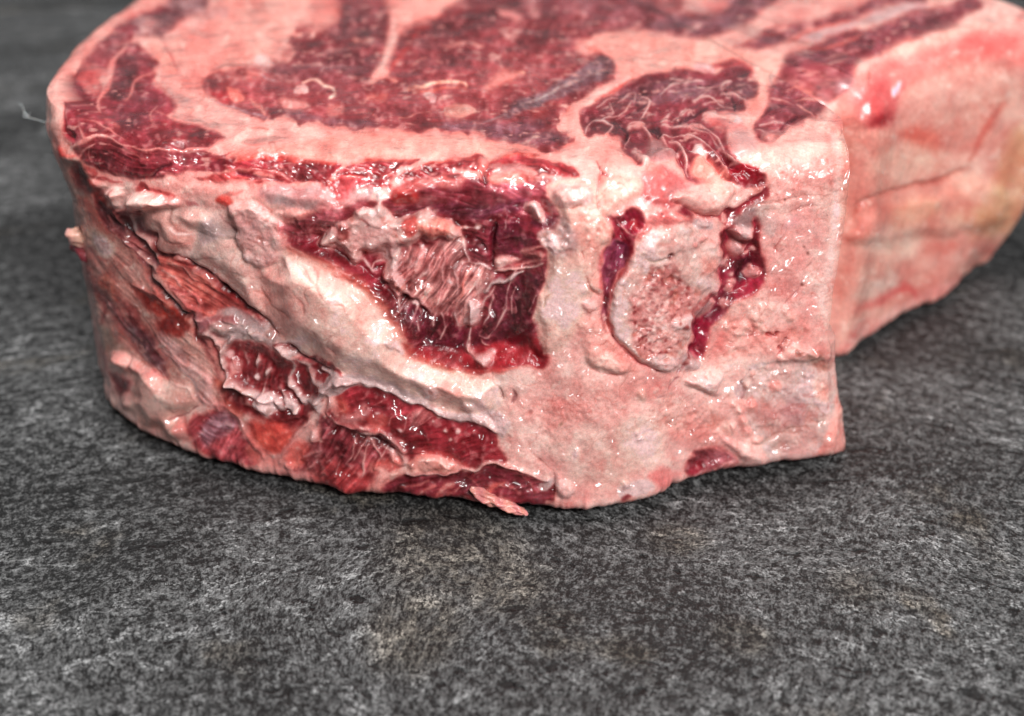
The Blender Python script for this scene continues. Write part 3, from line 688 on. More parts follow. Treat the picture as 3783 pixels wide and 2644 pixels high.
# lumpy fold above it, skin flap
poly("E 1270 530 1340 490 1560 560 1700 650 1710 760 1660 880 1640 960 1560 990 1470 990 1400 920 1350 840 1330 740 1350 690 1300 620", (226, 166, 154), m=0, h=1.1, hw=16, g=.6, soft=2.5, ew=3)
poly("E 1380 640 1500 640 1520 760 1400 740", (200, 130, 124), a=.6, soft=14, g=.6)
line("E 1335 700 1350 800 1410 920 1460 990", (240, 196, 184), 7, h=.3)
poly("E 1640 640 1750 620 1900 560 2006 540 2006 700 1900 720 1760 760 1700 700", (176, 82, 84), a=.8, m=1, st='a1', soft=10, g=.5)
poly("F 60 640 300 580 560 520 700 490 720 520 640 560 480 640 400 700 340 780 200 740 80 740", (160, 66, 74), m=1, st='a1', soft=7, g=.7)
for k in range(30):
    x_ = 100 + 420 * rng.random(); y_ = 740 - 0.28 * (x_ - 100) - 40 * rng.random() + 30
    line("F %f %f %f %f" % (x_, y_, x_ - 12 + 8 * rng.standard_normal(), y_ + 34 + 20 * rng.random()), (216, 142, 138), 8, a=.8, h=.5, m=0)

# ================= LOWER LEFT =================
poly("I 200 240 260 200 340 220 450 290 560 350 640 410 700 425 800 460 860 540 850 600 800 650 700 700 740 760 720 880 640 850 560 810 420 730 300 600 330 500 370 380 300 350 240 320", (226, 162, 142), m=0, h=2.4, hw=60, soft=4, smo=.6)
poly("I 210 240 260 205 340 230 350 300 340 360 280 330 230 300", (236, 160, 142), h=1.0, hw=26)
poly("I 370 240 450 290 560 350 560 400 460 380 380 330", (232, 142, 128), h=.6, hw=24, soft=6)
line("I 350 230 352 300 345 370", (176, 84, 76), 8, h=-.9)
poly("I 450 470 640 440 800 470 850 550 780 630 640 600 500 520", (190, 140, 122), a=.85, soft=18, h=-.7, hw=50)
line("I 640 420 740 440 800 480 850 560", (232, 176, 160), 14, h=.6)
line("I 640 720 720 690 800 650 860 600", (150, 72, 68), 9, h=-.7)
line("I 450 290 560 370 660 410", (176, 84, 80), 8, h=-.4)
poly("I 180 330 260 350 340 400 330 480 290 560 250 540 220 450", (110, 42, 48), m=1, soft=6, h=-.3)
poly("I 270 520 340 500 370 600 350 640 290 600", (206, 146, 132), h=.8, hw=18)
poly("I 660 760 720 720 760 760 750 860 700 860", (222, 162, 142), h=.8, hw=20)
poly("I 700 720 850 660 830 800 800 900 740 860 720 780", (226, 136, 122), m=0, h=.4)
poly("I 830 700 950 650 1100 650 1200 760 1260 870 1340 1010 1300 1060 1100 1040 980 1000 830 930 800 830", (164, 62, 68), m=1, st='d1', soft=5)
poly("I 900 720 980 660 1100 650 1200 720 1150 760 1000 860 900 920 870 850", (140, 92, 102), a=.75, m=1, st='c2', soft=10)
line("I 930 600 1060 600 1180 690 1230 800 1310 930 1400 1060", (222, 148, 136), 28, m=0, h=.4, soft=5)
line("I 1060 480 1080 570 1180 680", (226, 150, 134), 20, m=0, h=.4)
poly("I 950 420 1100 440 1200 540 1240 640 1180 680 1080 570 980 500", (178, 84, 72), m=1, soft=10)
poly("I 1060 440 1200 520 1300 620 1420 690 1560 680 1660 650 1660 760 1560 780 1450 740 1280 700 1160 600", (112, 28, 32), m=1, soft=10, h=-1.0, hw=40)
poly("I 1230 720 1400 700 1560 760 1590 820 1520 900 1490 960 1400 950 1310 880", (204, 74, 64), m=.8, soft=14, h=.3)
poly("I 1240 900 1330 960 1500 960 1640 900 1660 1000 1560 1060 1500 1080 1360 1060 1260 1020", (222, 134, 118), a=.8, m=0, soft=12, g=.4)
# second torn cavity
poly("I 1050 110 1150 100 1300 120 1400 160 1500 250 1600 230 1720 220 1900 350 1890 420 1800 430 1760 600 1650 650 1500 690 1350 650 1200 500 1080 400 1030 250", (128, 34, 40), m=1, st='e1', h=-1.6, hw=50, soft=4)
poly("I 1130 0 1400 30 1500 110 1600 160 1640 220 1500 240 1420 120 1250 130 1130 90 940 60 960 0", (182, 156, 146), m=0, g=.5, soft=5, h=.5)
CRUST = ["I 1110 90 1050 160 1030 250 1070 350 1120 420|50", "I 1100 410 1200 480 1300 520 1400 560|60", "I 1170 140 1215 240 1230 340 1220 430|26",
    "I 1400 330 1375 430 1350 520|22", "I 1440 140 1550 220 1600 300 1570 400 1600 500 1640 560|62", "I 1600 250 1690 300 1720 400 1760 450|60",
    "I 1740 560 1780 500 1830 440 1890 420|40", "I 1480 470 1530 560 1570 650|14", "I 1460 550 1480 610|14", "I 1100 420 1130 330 1110 250|26",
    "I 1640 540 1740 600 1770 680 1740 760|54", "I 940 60 1000 130 1050 180|40", "I 1300 170 1310 280 1290 380|7", "I 1180 120 1300 110 1400 130|16"]
for s_ in CRUST:
    a_, b_ = s_.split('|')
    line(a_, (208, 178, 168), float(b_), h=1.3, m=0, g=.7, soft=4, ew=6, taper=False)
poly("I 1300 570 1380 510 1480 540 1440 640 1380 675 1310 640", (224, 206, 198), h=1.4, hw=26, g=.5)
poly("I 1090 280 1180 250 1180 350 1100 380", (206, 142, 134), h=.5, g=.7, soft=6)
dots("I 1080 210 1090 230 1640 580 1300 375", (240, 226, 220), 24, h=.6)
line("I 1420 130 1480 130 1560 170 1700 250 1800 310 1850 350", (58, 20, 22), 18, h=-1.4, m=1)
poly("I 1720 270 1860 340 1910 390 1800 420 1740 350", (134, 38, 42), m=1, soft=6)
line("I 1790 480 1840 460", (150, 44, 46), 20, a=.9)
line("I 1750 640 1660 740 1590 830 1530 920 1490 1000 1450 1060", (226, 160, 146), 44, h=.9, m=0, soft=5)
poly("I 1690 790 1740 770 1760 810 1720 870 1680 850", (240, 184, 172), h=1.0, hw=14)
poly("I 1480 1010 1560 1000 1580 1060 1520 1090", (240, 176, 160), h=.8, hw=18, g=.5)
poly("I 1770 650 1850 700 1920 700 2006 740 2006 900 1900 860 1780 850 1755 760", (80, 28, 34), m=1, st='d1', soft=6, h=-1.2)
line("I 1800 620 1850 720 1830 800", (190, 140, 134), 10, h=.6)
poly("I 1640 900 1760 870 1900 880 2006 860 2006 1260 1850 1200 1700 1130 1560 1090 1580 1000", (140, 64, 68), m=1, st='d1.6', h=.2)
poly("I 1560 880 1660 860 1660 980 1600 1060 1500 1000", (226, 98, 84), a=.7, soft=12, m=.5)
poly("I 1400 1080 1560 1080 1760 1110 1900 1190 1850 1200 1600 1140 1420 1110", (226, 150, 140), m=0, soft=5)
for k in range(26):
    x_ = 1680 + 300 * rng.random(); y_ = 900 + 250 * rng.random()
    L_ = 50 + 60 * rng.random(); an_ = math.radians(120 + 40 * rng.random())
    line("I %f %f %f %f" % (x_, y_, x_ + L_ * math.cos(an_), y_ + L_ * math.sin(an_)), (206, 134, 130), 5, a=.7, h=.3, m=0)
# ================= LOWER CENTRE =================
poly("J 0 620 200 740 400 790 600 900 650 1000 560 1060 430 1130 330 1240 150 1265 0 1225", (132, 50, 56), m=1, st='d1.4', h=-.3)
poly("J 60 1240 -100 1200 0 1000 200 1040 330 1130 300 1240 150 1265", (186, 66, 66), a=.7, m=1, st='d1', soft=16)
poly("J 190 780 300 800 460 860 580 980 560 1030 480 960 380 900 220 860", (66, 24, 28), a=.95, m=1, h=-1.3, hw=20, soft=5)
for s_, w_ in (("J 0 640 80 700 160 750 230 770", 24), ("J 220 750 330 780 400 790 470 840", 24), ("J 460 830 540 900 600 940", 24), ("J 300 840 380 900 430 980", 12),
               ("J 220 850 190 960 160 1020", 12), ("J 320 880 290 1000 280 1100", 9), ("J 130 850 60 960 0 1020", 9), ("J 480 900 420 1000 380 1060", 12),
               ("J 420 900 470 930 500 960", 14), ("J 200 1000 260 900 300 850", 8), ("J 100 900 110 1000 70 1100", 8), ("J 0 480 40 560 20 640 60 700", 26)):
    line(s_, (206, 148, 138), w_, h=.9, m=0)
poly("J 490 960 560 940 620 1000 600 1045 520 1030", (206, 158, 146), h=.9, hw=16)
poly("J 230 790 380 790 370 830 260 830", (210, 176, 160), h=.8, hw=14)
poly("J 350 1040 560 1000 560 1070 420 1090", (222, 108, 92), a=.8, m=0, soft=12)
poly("J 90 520 180 465 320 455 500 505 640 570 760 605 850 690 1000 705 1150 740 1270 790 1290 900 1340 1005 1250 1020 1080 1060 1000 1010 800 970 640 980 600 900 470 820 350 760 130 740 80 620", (138, 36, 44), m=1, st='b.7', h=.4, hw=40, soft=4)
line("J 180 480 320 470 500 520 640 580 780 620", (96, 22, 30), 40, a=.8, soft=10, m=1)
line("J 830 700 1000 720 1150 760 1260 810", (96, 22, 32), 40, a=.8, soft=10, m=1)
poly("J 85 530 160 550 210 620 130 700 80 620", (196, 78, 66), a=.85, soft=12, m=.8)
poly("J 120 650 220 640 320 590 330 680 220 750 110 730", (222, 160, 152), a=.85, m=0, soft=10, h=.3)
poly("J 310 690 400 660 480 700 440 780 330 770", (206, 82, 76), a=.9, soft=10, m=.8)
poly("J 640 640 780 640 800 680 720 750 630 780", (176, 92, 92), a=.9, m=.8, st='d1', soft=7, h=.3)
for s_, w_ in (("J 545 650 490 690 470 760", 8), ("J 330 600 290 650 280 700", 8), ("J 630 660 590 740 570 800", 7), ("J 800 680 720 740 640 780", 9), ("J 430 560 380 600", 6),
               ("J 700 650 650 720", 6)):
    line(s_, (216, 150, 142), w_, h=.5, m=0)
line("J 660 930 800 950 950 990 1060 1040", (216, 80, 78), 30, a=.7, soft=8, m=.8)
dots("J 340 620 390 665 550 795 800 720 880 780 910 850 980 790", (236, 190, 182), 16, h=.4)
line("J -20 320 60 380 150 430 300 430 420 460 560 530 700 580 800 640 900 680 1020 700 1120 710 1220 750 1280 800", (204, 192, 188), 30, h=.9, m=0, g=.5, soft=4, ew=4, taper=False)
poly("J 0 400 60 400 200 410 330 440 200 460 90 520 0 500", (196, 190, 190), m=0, h=.6, g=.6)
poly("J 1150 720 1300 640 1400 760 1330 860 1280 840 1250 760", (214, 186, 174), m=0, g=.5, soft=8)
poly("J 640 1000 760 970 900 1000 1000 1050 900 1100 720 1100 620 1070", (226, 144, 126), m=0, h=1.0, hw=26, g=.5)
line("J 700 1000 780 990 860 1020 920 1070", (240, 178, 160), 12, h=.5)
line("J 760 1060 850 1060", (206, 108, 92), 10, a=.8)
poly("J 320 1170 420 1090 560 1075 700 1100 560 1130 460 1160 430 1245 300 1255", (230, 158, 140), m=0, h=.5, hw=26)
poly("J 440 1170 600 1120 800 1110 960 1090 1000 1060 1100 1080 1250 1035 1400 1085 1560 1130 1700 1180 1700 1290 1640 1300 1610 1380 1500 1395 1350 1300 1200 1300 1000 1275 700 1270 430 1250", (114, 34, 44), m=1, st='b1', h=-.4, hw=30)
line("J 620 1095 750 1110 880 1105 980 1080 1030 1055 1130 1070 1190 1025 1260 1025 1400 1080 1500 1108 1650 1150", (228, 180, 166), 16, h=1.0, m=0)
for s_, w_, c_ in (("J 850 1250 900 1200 970 1170", 30, (206, 120, 114)), ("J 700 1250 760 1210 820 1180", 14, (206, 110, 104)), ("J 560 1200 640 1190 760 1160", 8, (190, 104, 104)),
                   ("J 1230 1260 1250 1200 1320 1170", 36, (214, 104, 92)), ("J 1300 1180 1360 1210 1440 1240", 12, (190, 90, 90)), ("J 930 1250 1010 1190", 10, (200, 112, 108)),
                   ("J 1040 1110 1120 1150 1160 1220", 10, (160, 70, 74)), ("J 450 1250 700 1270 900 1278 1200 1296", 16, (206, 126, 120)), ("J 1400 1110 1480 1150 1560 1230", 8, (150, 60, 66))):
    line(s_, c_, w_, h=.3, m=0, a=.9)
poly("J 1590 1160 1690 1150 1690 1190 1600 1190", (206, 176, 168), m=0, h=.4)

# ================= RIGHT: FAT COLUMN, BONE, BLADE =================
poly("G 560 80 760 30 900 20 1010 100 1100 190 950 220 880 290 840 250 800 180 700 100", (238, 158, 142), m=0, h=.4, hw=40)
poly("G 470 350 640 330 800 340 850 450 860 600 930 750 860 850 850 1000 840 1180 740 1220 700 1400 600 1560 400 1606 380 1400 340 1300 440 1000 430 850 540 700 530 600 450 440", (238, 184, 160), m=0, h=.9, hw=40, soft=4)
poly("G 465 390 600 355 780 375 805 470 720 520 600 545 510 520", (246, 198, 182), h=1.1, hw=30, g=.4)
line("G 520 520 620 545 700 515 720 520", (196, 120, 96), 8, h=-.5)
poly("G 540 600 620 640 680 780 620 870 480 860 400 760 470 700", (206, 170, 160), soft=14, g=.5)
poly("G 380 740 440 700 520 760 500 860 430 850 400 790", (214, 186, 178), h=.6, g=.9, soft=6)
poly("G 480 1010 600 980 700 990 780 1150 700 1250 680 1380 450 1400 420 1250 440 1080", (234, 196, 172), soft=16, m=0, smo=.7)
poly("G 700 620 850 640 900 760 830 860 720 800", (234, 164, 142), a=.8, soft=14, g=.5)
line("G 840 270 835 360 850 450 850 540 880 650", (196, 96, 84), 9, h=-.9)
line("G 710 860 735 940 745 1040 780 1150 830 1200", (204, 120, 100), 9, h=-.8)
line("G 800 170 840 250 900 300", (160, 66, 62), 7, h=-.6)
line("G 420 1280 440 1200 500 1160", (196, 140, 112), 6, h=-.4)
poly("G 690 1240 730 1215 800 1230 820 1290 740 1320 700 1290", (236, 176, 162), h=.8, hw=16)
poly("G 850 330 1000 290 1150 300 1170 420 1050 500 960 560 900 600 860 560 860 450", (240, 174, 152), m=0, h=.7, hw=30)
line("G 880 400 1000 380 1100 400 1200 440", (244, 192, 170), 12, h=.4)
poly("G 1150 250 1300 200 1400 270 1480 350 1600 400 1560 470 1450 480 1380 540 1200 500 1140 440 1170 350", (206, 112, 112), m=.3, h=.3, soft=9)
poly("G 1330 400 1480 390 1520 460 1400 480", (190, 130, 140), a=.7, soft=12)
poly("G 1180 210 1300 210 1320 290 1200 280", (236, 128, 112), a=.8, soft=12)
poly("G 1440 400 1600 360 1720 360 1850 400 1790 540 1720 600 1650 590 1500 530 1400 500", (234, 158, 142), m=0, h=1.4, hw=36)
poly("G 1570 320 1700 330 1760 400 1740 440 1640 380", (238, 150, 128), a=.8, soft=10)
line("G 1380 490 1450 510 1560 560 1640 600 1720 600 1800 540", (146, 44, 50), 12, h=-.9, m=1)
poly("G 1440 560 1520 560 1560 590 1500 610 1450 590", (110, 24, 36), m=1, soft=5, h=-.8)
# dark pocket left of the bone
poly("G 1110 760 1180 620 1300 560 1500 590 1560 640 1400 690 1250 720 1150 800", (212, 118, 112), m=.3, st='c1', soft=8, g=.5)
poly("G 895 610 960 580 1060 520 1170 560 1190 650 1110 760 1100 850 1080 880 960 1000 930 900 920 790", (124, 24, 40), m=1, st='g1', h=-1.1, hw=30)
line("G 950 620 1010 690 1090 740", (196, 122, 118), 14, h=.6)
poly("G 1060 650 1130 620 1130 700 1090 700", (186, 44, 50), a=.8, soft=8, m=1)
poly("G 910 800 960 790 1040 820 1060 880 1010 1000 940 1120 915 1300 920 1440 880 1420 845 1330 860 1200 850 1060 870 950", (118, 42, 62), m=1, st='e1', h=-.9, hw=18)
line("G 880 830 860 950 850 1060 850 1180", (226, 138, 130), 16, h=.4, m=0)
line("G 1010 980 940 1120 912 1290 915 1400 960 1480", (206, 96, 100), 10, h=.3, m=0)
dots("G 890 1370 870 1340 1120 830", (226, 180, 186), 20, h=.5)
# cut rib bone
poly("G 1110 830 1180 760 1250 720 1400 700 1600 720 1700 800 1720 920 1690 1020 1700 1130 1600 1180 1530 1250 1510 1380 1490 1500 1440 1606 K 860 120 800 250 720 330 600 300 470 220 330 60 G 930 1440 915 1280 950 1130 1040 960", (222, 184, 168), m=0, h=.8, hw=14, g=.4, soft=3)
poly("G 1040 960 1100 880 1190 950 1190 1040 1090 1180 1050 1330 1050 1500 1110 1606 940 1480 915 1280 950 1130", (226, 194, 176), m=0, soft=8, g=.15)
poly("G 1180 1000 1300 960 1430 980 1560 1150 1540 1250 1500 1350 1350 1430 1400 1530 1300 1600 1200 1640 1100 1580 1060 1400 1080 1230", (202, 122, 112), m=0, soft=18, g=.9, h=-.4)
poly("K 500 60 640 0 860 20 840 160 700 260 560 220 480 130", (214, 150, 138), a=.8, soft=14, g=1.0)
poly("G 1110 850 1180 790 1300 740 1450 760 1510 850 1400 920 1250 950 1150 920", (228, 186, 170), h=.4, hw=30, g=.4, soft=8)
line("G 1120 860 1160 900 1230 940 1330 920", (196, 150, 126), 8, h=-.5)
poly("G 1400 900 1540 880 1600 980 1600 1060 1480 1100 1420 1000", (226, 184, 166), soft=14, g=.4)
poly("G 1560 900 1660 870 1710 940 1690 1010 1590 1030", (228, 150, 132), soft=12, g=.3)
poly("G 1600 1040 1700 1020 1710 1120 1620 1170", (220, 190, 180), a=.7, soft=10)
poly("G 1330 1400 1400 1370 1480 1335 1545 1370 1490 1430 1400 1440 1350 1430", (226, 190, 184), h=.7, hw=12, g=.3)
poly("G 1120 950 1190 960 1190 1030 1130 1010", (226, 192, 180), h=.3, g=.5)
dots("G 1368 915", (96, 28, 24), 22, h=-1.0)
dots("G 1090 1360 1150 1200 1250 1070 1270 1190 1180 1420 1300 1480 1200 1330 1350 1260 1120 1500", (170, 86, 76), 9, h=-.3)
for k in range(150):
    q_ = rng.random() * 6.28; r_ = rng.random() ** .5
    x_ = 1300 + 210 * r_ * math.cos(q_) - 40 * r_ * math.sin(q_); y_ = 1290 + 320 * r_ * math.sin(q_)
    dots("G %f %f" % (x_, y_), (150, 62, 58) if rng.random() < .55 else (238, 188, 174), 8 + 9 * rng.random(), h=-.22 if rng.random() < .5 else .18)
poly("K 600 250 680 200 780 240 810 300 700 340 640 310", (230, 196, 184), g=.8, h=.3)
line("K 330 60 420 190 520 270 620 320", (206, 104, 96), 9, h=-.5)
line("G 1180 745 1100 830 1040 950 955 1120 915 1280 925 1430 990 1560 K 400 140 500 240 600 310 700 335", (150, 52, 60), 12, a=.85, h=-.7, m=.5, ew=3)
# dark channel right of the bone
poly("H 500 200 620 130 740 40 860 -20 880 20 830 80 720 140 620 220 590 260", (148, 30, 46), m=1, h=-.8, hw=20)
poly("H 620 260 700 150 780 90 860 80 870 140 810 210 740 260", (156, 116, 110), m=0, soft=6)
poly("H 520 330 560 270 620 270 660 330 760 300 780 230 820 250 830 440 855 540 850 650 780 740 680 800 600 830 560 900 470 960 440 1080 390 1220 270 1190 310 1050 330 960 420 780 500 700 480 620 510 560 530 460 510 400", (130, 24, 44), m=1, st='f1', h=-1.5, hw=34, soft=5)
poly("H 630 560 680 500 760 500 780 580 740 650 660 680 620 650", (66, 8, 24), m=1, soft=10, h=-.6)
poly("H 500 780 590 790 580 870 510 950 410 960 430 870", (84, 10, 30), a=.9, m=1, soft=10)
poly("H 690 700 840 650 780 750 680 800", (160, 34, 54), a=.9, m=1, soft=8)
line("H 350 960 340 1080 300 1190", (84, 8, 24), 12, h=-.5, m=1)
poly("H 310 930 340 850 420 780 440 790 400 880 340 950", (190, 96, 90), m=0, h=.5, soft=5)
poly("H 340 940 400 870 450 800 450 870 380 960", (178, 132, 142), m=0, h=.6, soft=5)
poly("H 620 290 700 270 750 290 760 350 700 370 640 350", (202, 166, 162), h=.9, hw=18, m=0, soft=6)
poly("H 580 390 640 370 700 400 690 460 620 480 580 440", (190, 120, 114), h=.6, hw=18, m=0, soft=7)
line("H 690 340 720 390 680 450", (230, 190, 176), 10, h=.6)
dots("H 590 720 500 720 640 300 600 290 660 410 540 530 570 500 600 680 590 740 490 740 730 620 760 600 790 640 800 620 740 580 770 640 720 470 760 440 700 470 560 560 480 760 540 850 450 830 600 620 590 250 750 290 730 330", (220, 158, 156), 26, h=.7, jitter=1.0)
dots("H 390 370 430 350 470 390 500 380 340 420 500 460 100 300 560 210 430 250", (226, 160, 146), 26, h=.7, jitter=1.0)
poly("H 380 230 460 220 490 280 440 300 380 280", (190, 160, 172), h=.5, soft=6, m=0)
poly("H 250 130 330 140 340 210 270 200", (118, 26, 42), m=1, soft=7, h=-.8)
poly("H 250 1220 300 1220 380 1260 360 1320 300 1330 260 1290", (206, 166, 170), h=.9, hw=16, m=0)
line("H 330 1200 370 1180 340 1160", (140, 30, 46), 8)
line("H 280 1200 240 1300 220 1330", (140, 60, 66), 10, h=-.6)
# fat right of the channel (blade fat)
poly("H 840 200 930 180 980 260 930 340 850 330", (220, 176, 162), m=0, soft=10, h=.3)
poly("H 830 90 900 100 880 180 820 180", (196, 156, 142), m=0, soft=10)
poly("H 1040 200 1120 200 1100 280 1010 270", (226, 170, 166), a=.7, soft=12)
line("H 760 130 900 90 1100 60 1290 50", (206, 128, 110), 8, h=-.5)
line("H 870 160 1000 180 1200 120 1290 120", (214, 150, 130), 6, h=-.4)
line("H 1000 250 980 360 930 440 980 470", (190, 100, 88), 6, h=-.4)
line("H 860 620 960 640 1080 600 1200 540", (206, 126, 112), 6, h=-.4)
line("H 1150 680 1100 760 1000 830", (206, 130, 118), 6, h=-.4)
poly("H 900 0 1400 -60 1440 100 1300 60 1100 80 900 120", (242, 182, 164), a=.6, soft=20, g=.5)
poly("H 600 870 800 790 900 860 820 960 640 1000 520 1060 440 1200 400 1240 480 1060", (232, 176, 158), a=.8, soft=14, g=.4)
poly("H 850 1080 960 1000 1100 950 1200 980 1180 1080 1080 1130 960 1200 900 1180", (226, 122, 108), a=.65, soft=26, g=.7)
poly("H 560 1000 760 960 860 1080 860 1200 700 1240 540 1260 460 1200", (232, 138, 122), a=.6, soft=20, g=.8)
line("H 880 1060 920 1085 950 1055 990 1050 1025 1030", (130, 36, 34), 15, h=-1.0, m=1, ew=5)
line("H 995 1100 980 1140 940 1180 970 1200 930 1225", (122, 28, 30), 22, h=-1.6, m=1, ew=6)
line("H 960 1140 1000 1130", (130, 36, 36), 12, h=-1.0, m=1, ew=5)
dots("H 780 940 820 900 800 1000 770 1040 700 1010 840 950 900 880 1000 900 860 1020 1040 940 1060 960 590 1010 640 1010 660 1060 1010 1150 950 1260 1000 1300 1100 1200 830 860", (238, 168, 150), 34, h=.8, jitter=1.2)
line("H 760 1010 780 1060 720 1090", (190, 90, 80), 8, h=-.6)
line("H 1000 430 960 470 990 490", (180, 90, 80), 8, h=-.5)
dots("H 1170 465 1150 700 1005 75 1140 420 1330 180", (130, 76, 60), 9, h=-.1)
# cartilage block
poly("H 720 1330 800 1290 960 1270 1200 1230 1350 1270 1370 1400 K 1950 380 1960 600 1880 700 1900 850 1800 960 1600 1000 1500 1000 1440 860 1340 740 1330 560 1310 400 1330 330", (222, 182, 168), m=0, soft=5, g=.4, h=-.3, hw=20)
poly("K 1560 500 1700 470 1760 500 1740 680 1700 750 1560 700 1580 600", (204, 166, 162), a=.85, soft=18)
poly("K 1330 340 1500 300 1700 330 1600 440 1480 480 1360 440", (232, 194, 178), a=.8, soft=16, g=.6)
poly("K 1350 640 1480 700 1500 800 1450 850 1360 760", (204, 166, 152), a=.7, soft=14)
poly("K 1820 420 1920 440 1900 560 1800 520", (236, 140, 118), a=.7, soft=16)
poly("K 1500 840 1700 780 1850 760 1880 830 1700 900 1520 920", (206, 164, 148), a=.6, soft=18)
line("K 1320 345 1290 430 1310 520 1290 600 1340 680 1360 740", (132, 78, 78), 14, h=-.9, ew=5)
poly("K 1250 460 1310 460 1310 520 1260 540", (190, 140, 144), soft=5)
dots("K 1230 600 1260 640 1290 700 1310 760 1330 790 1300 570 1280 640 1350 370 1320 450 1540 470 1370 590 1300 720 1210 780 1240 760 1400 850", (238, 166, 148), 40, h=.9, jitter=1.0)
line("K 1210 760 1220 800", (130, 60, 56), 8, h=-.6)
line("K 1400 880 1560 820 1750 760 1880 700", (196, 150, 130), 7, h=-.4)
line("K 1760 690 1810 710 1840 720", (206, 140, 120), 7, h=-.4)
poly("H 950 1260 1050 1180 1200 1180 1300 1230 1200 1270 1060 1300 960 1300", (240, 180, 162), h=.9, hw=20, g=.8)
line("H 1040 1170 1150 1190 1240 1240", (246, 206, 190), 12, h=.5)
poly("H 1180 1240 1300 1260 1340 1310 1240 1310 1180 1280", (170, 134, 104), a=.85, soft=8, g=.6)
dots("K 1800 270 1830 300 1860 290 1890 320 1900 280 1850 260", (120, 84, 60), 12, h=-.2)
poly("K 1960 400 2006 560 2016 700 2016 950 1850 985 1860 930 1900 820 1930 700 1960 600", (242, 166, 146), m=0, h=.7, hw=30)
poly("K 860 380 930 380 1000 360 1100 350 1160 340 1160 410 1120 500 1060 515 1010 480 950 475 880 430", (230, 168, 156), m=0, h=1.3, hw=14, g=.7, soft=2.5)
line("K 880 440 950 485 1020 490 1070 520", (150, 92, 80), 8, h=-.4)
poly("K 880 1010 990 920 1130 910 1240 990 1150 1060 1000 1110 890 1110", (150, 74, 82), m=.8, st='c1', soft=8, h=-.8, g=.6)
poly("K 890 1060 990 1010 1030 1060 950 1100 890 1110", (160, 32, 50), a=.9, m=1, soft=5)
line("K 930 1110 1100 1060 1250 1010", (216, 150, 150), 18, h=.5)
poly("K 1130 820 1300 880 1500 1010 1490 1050 1350 1045 1230 960 1150 900", (232, 172, 158), m=0, h=1.0, hw=24)
poly("K 180 200 350 230 450 290 440 370 300 375 180 330", (242, 182, 162), m=0, h=1.2, hw=26, g=.3)
line("K 200 350 300 378 430 378", (200, 104, 90), 8, h=-.8)
poly("G 650 1400 800 1330 900 1430 K 430 250 560 340 480 380 440 300 300 220 180 200", (236, 160, 142), a=.7, soft=12, h=.4, g=.4)
line("J 1240 370 1245 420 1295 470 1305 560", (150, 86, 78), 8, h=-.9)
line("J 1380 470 1400 540 1385 590", (156, 96, 90), 7, h=-.6, ew=4)
line("J 1500 860 1510 930 1600 1020 1690 1090", (196, 120, 104), 7, h=-.4)
line("J 1690 1100 1688 1200 1690 1290", (150, 74, 72), 8, h=-1.0)
poly("J 1695 1110 1760 1130 1850 1200 1830 1300 1740 1280 1695 1240", (222, 166, 154), m=0, h=.8, hw=18, g=.4)
line("K 800 740 812 820", (150, 70, 60), 8, h=-.8)
line("K 670 540 720 530", (120, 86, 90), 10)
line("K 760 490 800 400 830 370", (176, 96, 96), 12, h=-.5)
poly("K 700 690 760 670 780 700 730 725", (226, 128, 110), a=.9, soft=5)
dots("J 1507 645", (110, 44, 34), 20, h=-.4); dots("J 1665 915 1732 720", (120, 90, 60), 12, h=-.1)
dots("K 520 780 540 830 510 840 505 800 545 520 410 1175", (240, 204, 176), 34, h=.8)
poly("J 1870 900 1890 910 1895 960 1880 980 1860 950", (250, 246, 242), m=0, h=.6, hw=8)  # painted white reflection spot
poly("J 1450 600 1700 560 2006 580 K 100 560 300 640 200 700 0 720 J 1800 700 1600 780 1450 700", (228, 138, 124), a=.6, soft=26, g=.6)
poly("K 0 380 200 400 500 380 700 450 700 560 450 600 200 560 0 500", (228, 146, 130), a=.55, soft=26)
poly("K 0 820 300 740 620 660 700 800 700 1000 500 1120 300 1200 0 1180 J 1800 1000 1600 900", (228, 190, 168), a=.85, soft=30)
poly("K 700 560 950 560 1100 640 1200 760 1050 860 800 850 700 720", (234, 172, 152), a=.7, soft=20, g=.8)
poly("K 380 1200 500 1130 600 1150 630 1220 480 1265 380 1265", (216, 198, 186), m=0, soft=8)
poly("K 600 1110 700 1060 830 1060 880 1110 780 1180 700 1210 640 1170", (226, 122, 116), a=.85, m=.2, soft=10)
poly("K 390 1290 430 1275 460 1300 420 1330", (130, 50, 60), m=1)
line("K 0 1350 200 1350 360 1320 560 1270 700 1230", (220, 168, 152), 16, h=.3)

line("L 60 400 150 395 230 350 290 332 360 338 405 350 425 400", (244, 192, 174), 50, a=.6, h=1.3, soft=8, m=0)
# ================= TAIL WALL =================
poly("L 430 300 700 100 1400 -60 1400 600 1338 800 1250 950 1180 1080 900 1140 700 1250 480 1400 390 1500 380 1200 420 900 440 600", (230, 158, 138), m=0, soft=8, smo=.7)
poly("L 400 330 480 200 600 60 800 0 1000 -80 1400 -120 1400 100 1100 60 900 140 780 150 720 280 640 370 480 400", (234, 128, 118), a=.85, m=0, soft=20, h=2.0, hw=70)
poly("D 640 900 760 760 900 600 1000 640 1060 800 1000 900 860 960 700 960", (206, 82, 84), a=.85, m=.2, soft=30)
poly("L 560 330 640 305 690 270 670 330 590 375", (158, 20, 36), m=.4, soft=14)
line("L 760 150 700 230 690 280", (226, 90, 96), 40, a=.8, soft=16)
line("L 850 60 780 130", (240, 120, 112), 50, a=.7, soft=18)
poly("L 685 190 710 155 745 140 730 180 700 210", (250, 232, 234), soft=8, h=.5)  # white highlight painted on the bulge
poly("D 1080 780 1250 560 1560 430 1850 400 1950 560 1600 740 1300 850 1060 900", (208, 142, 126), a=.9, soft=34)
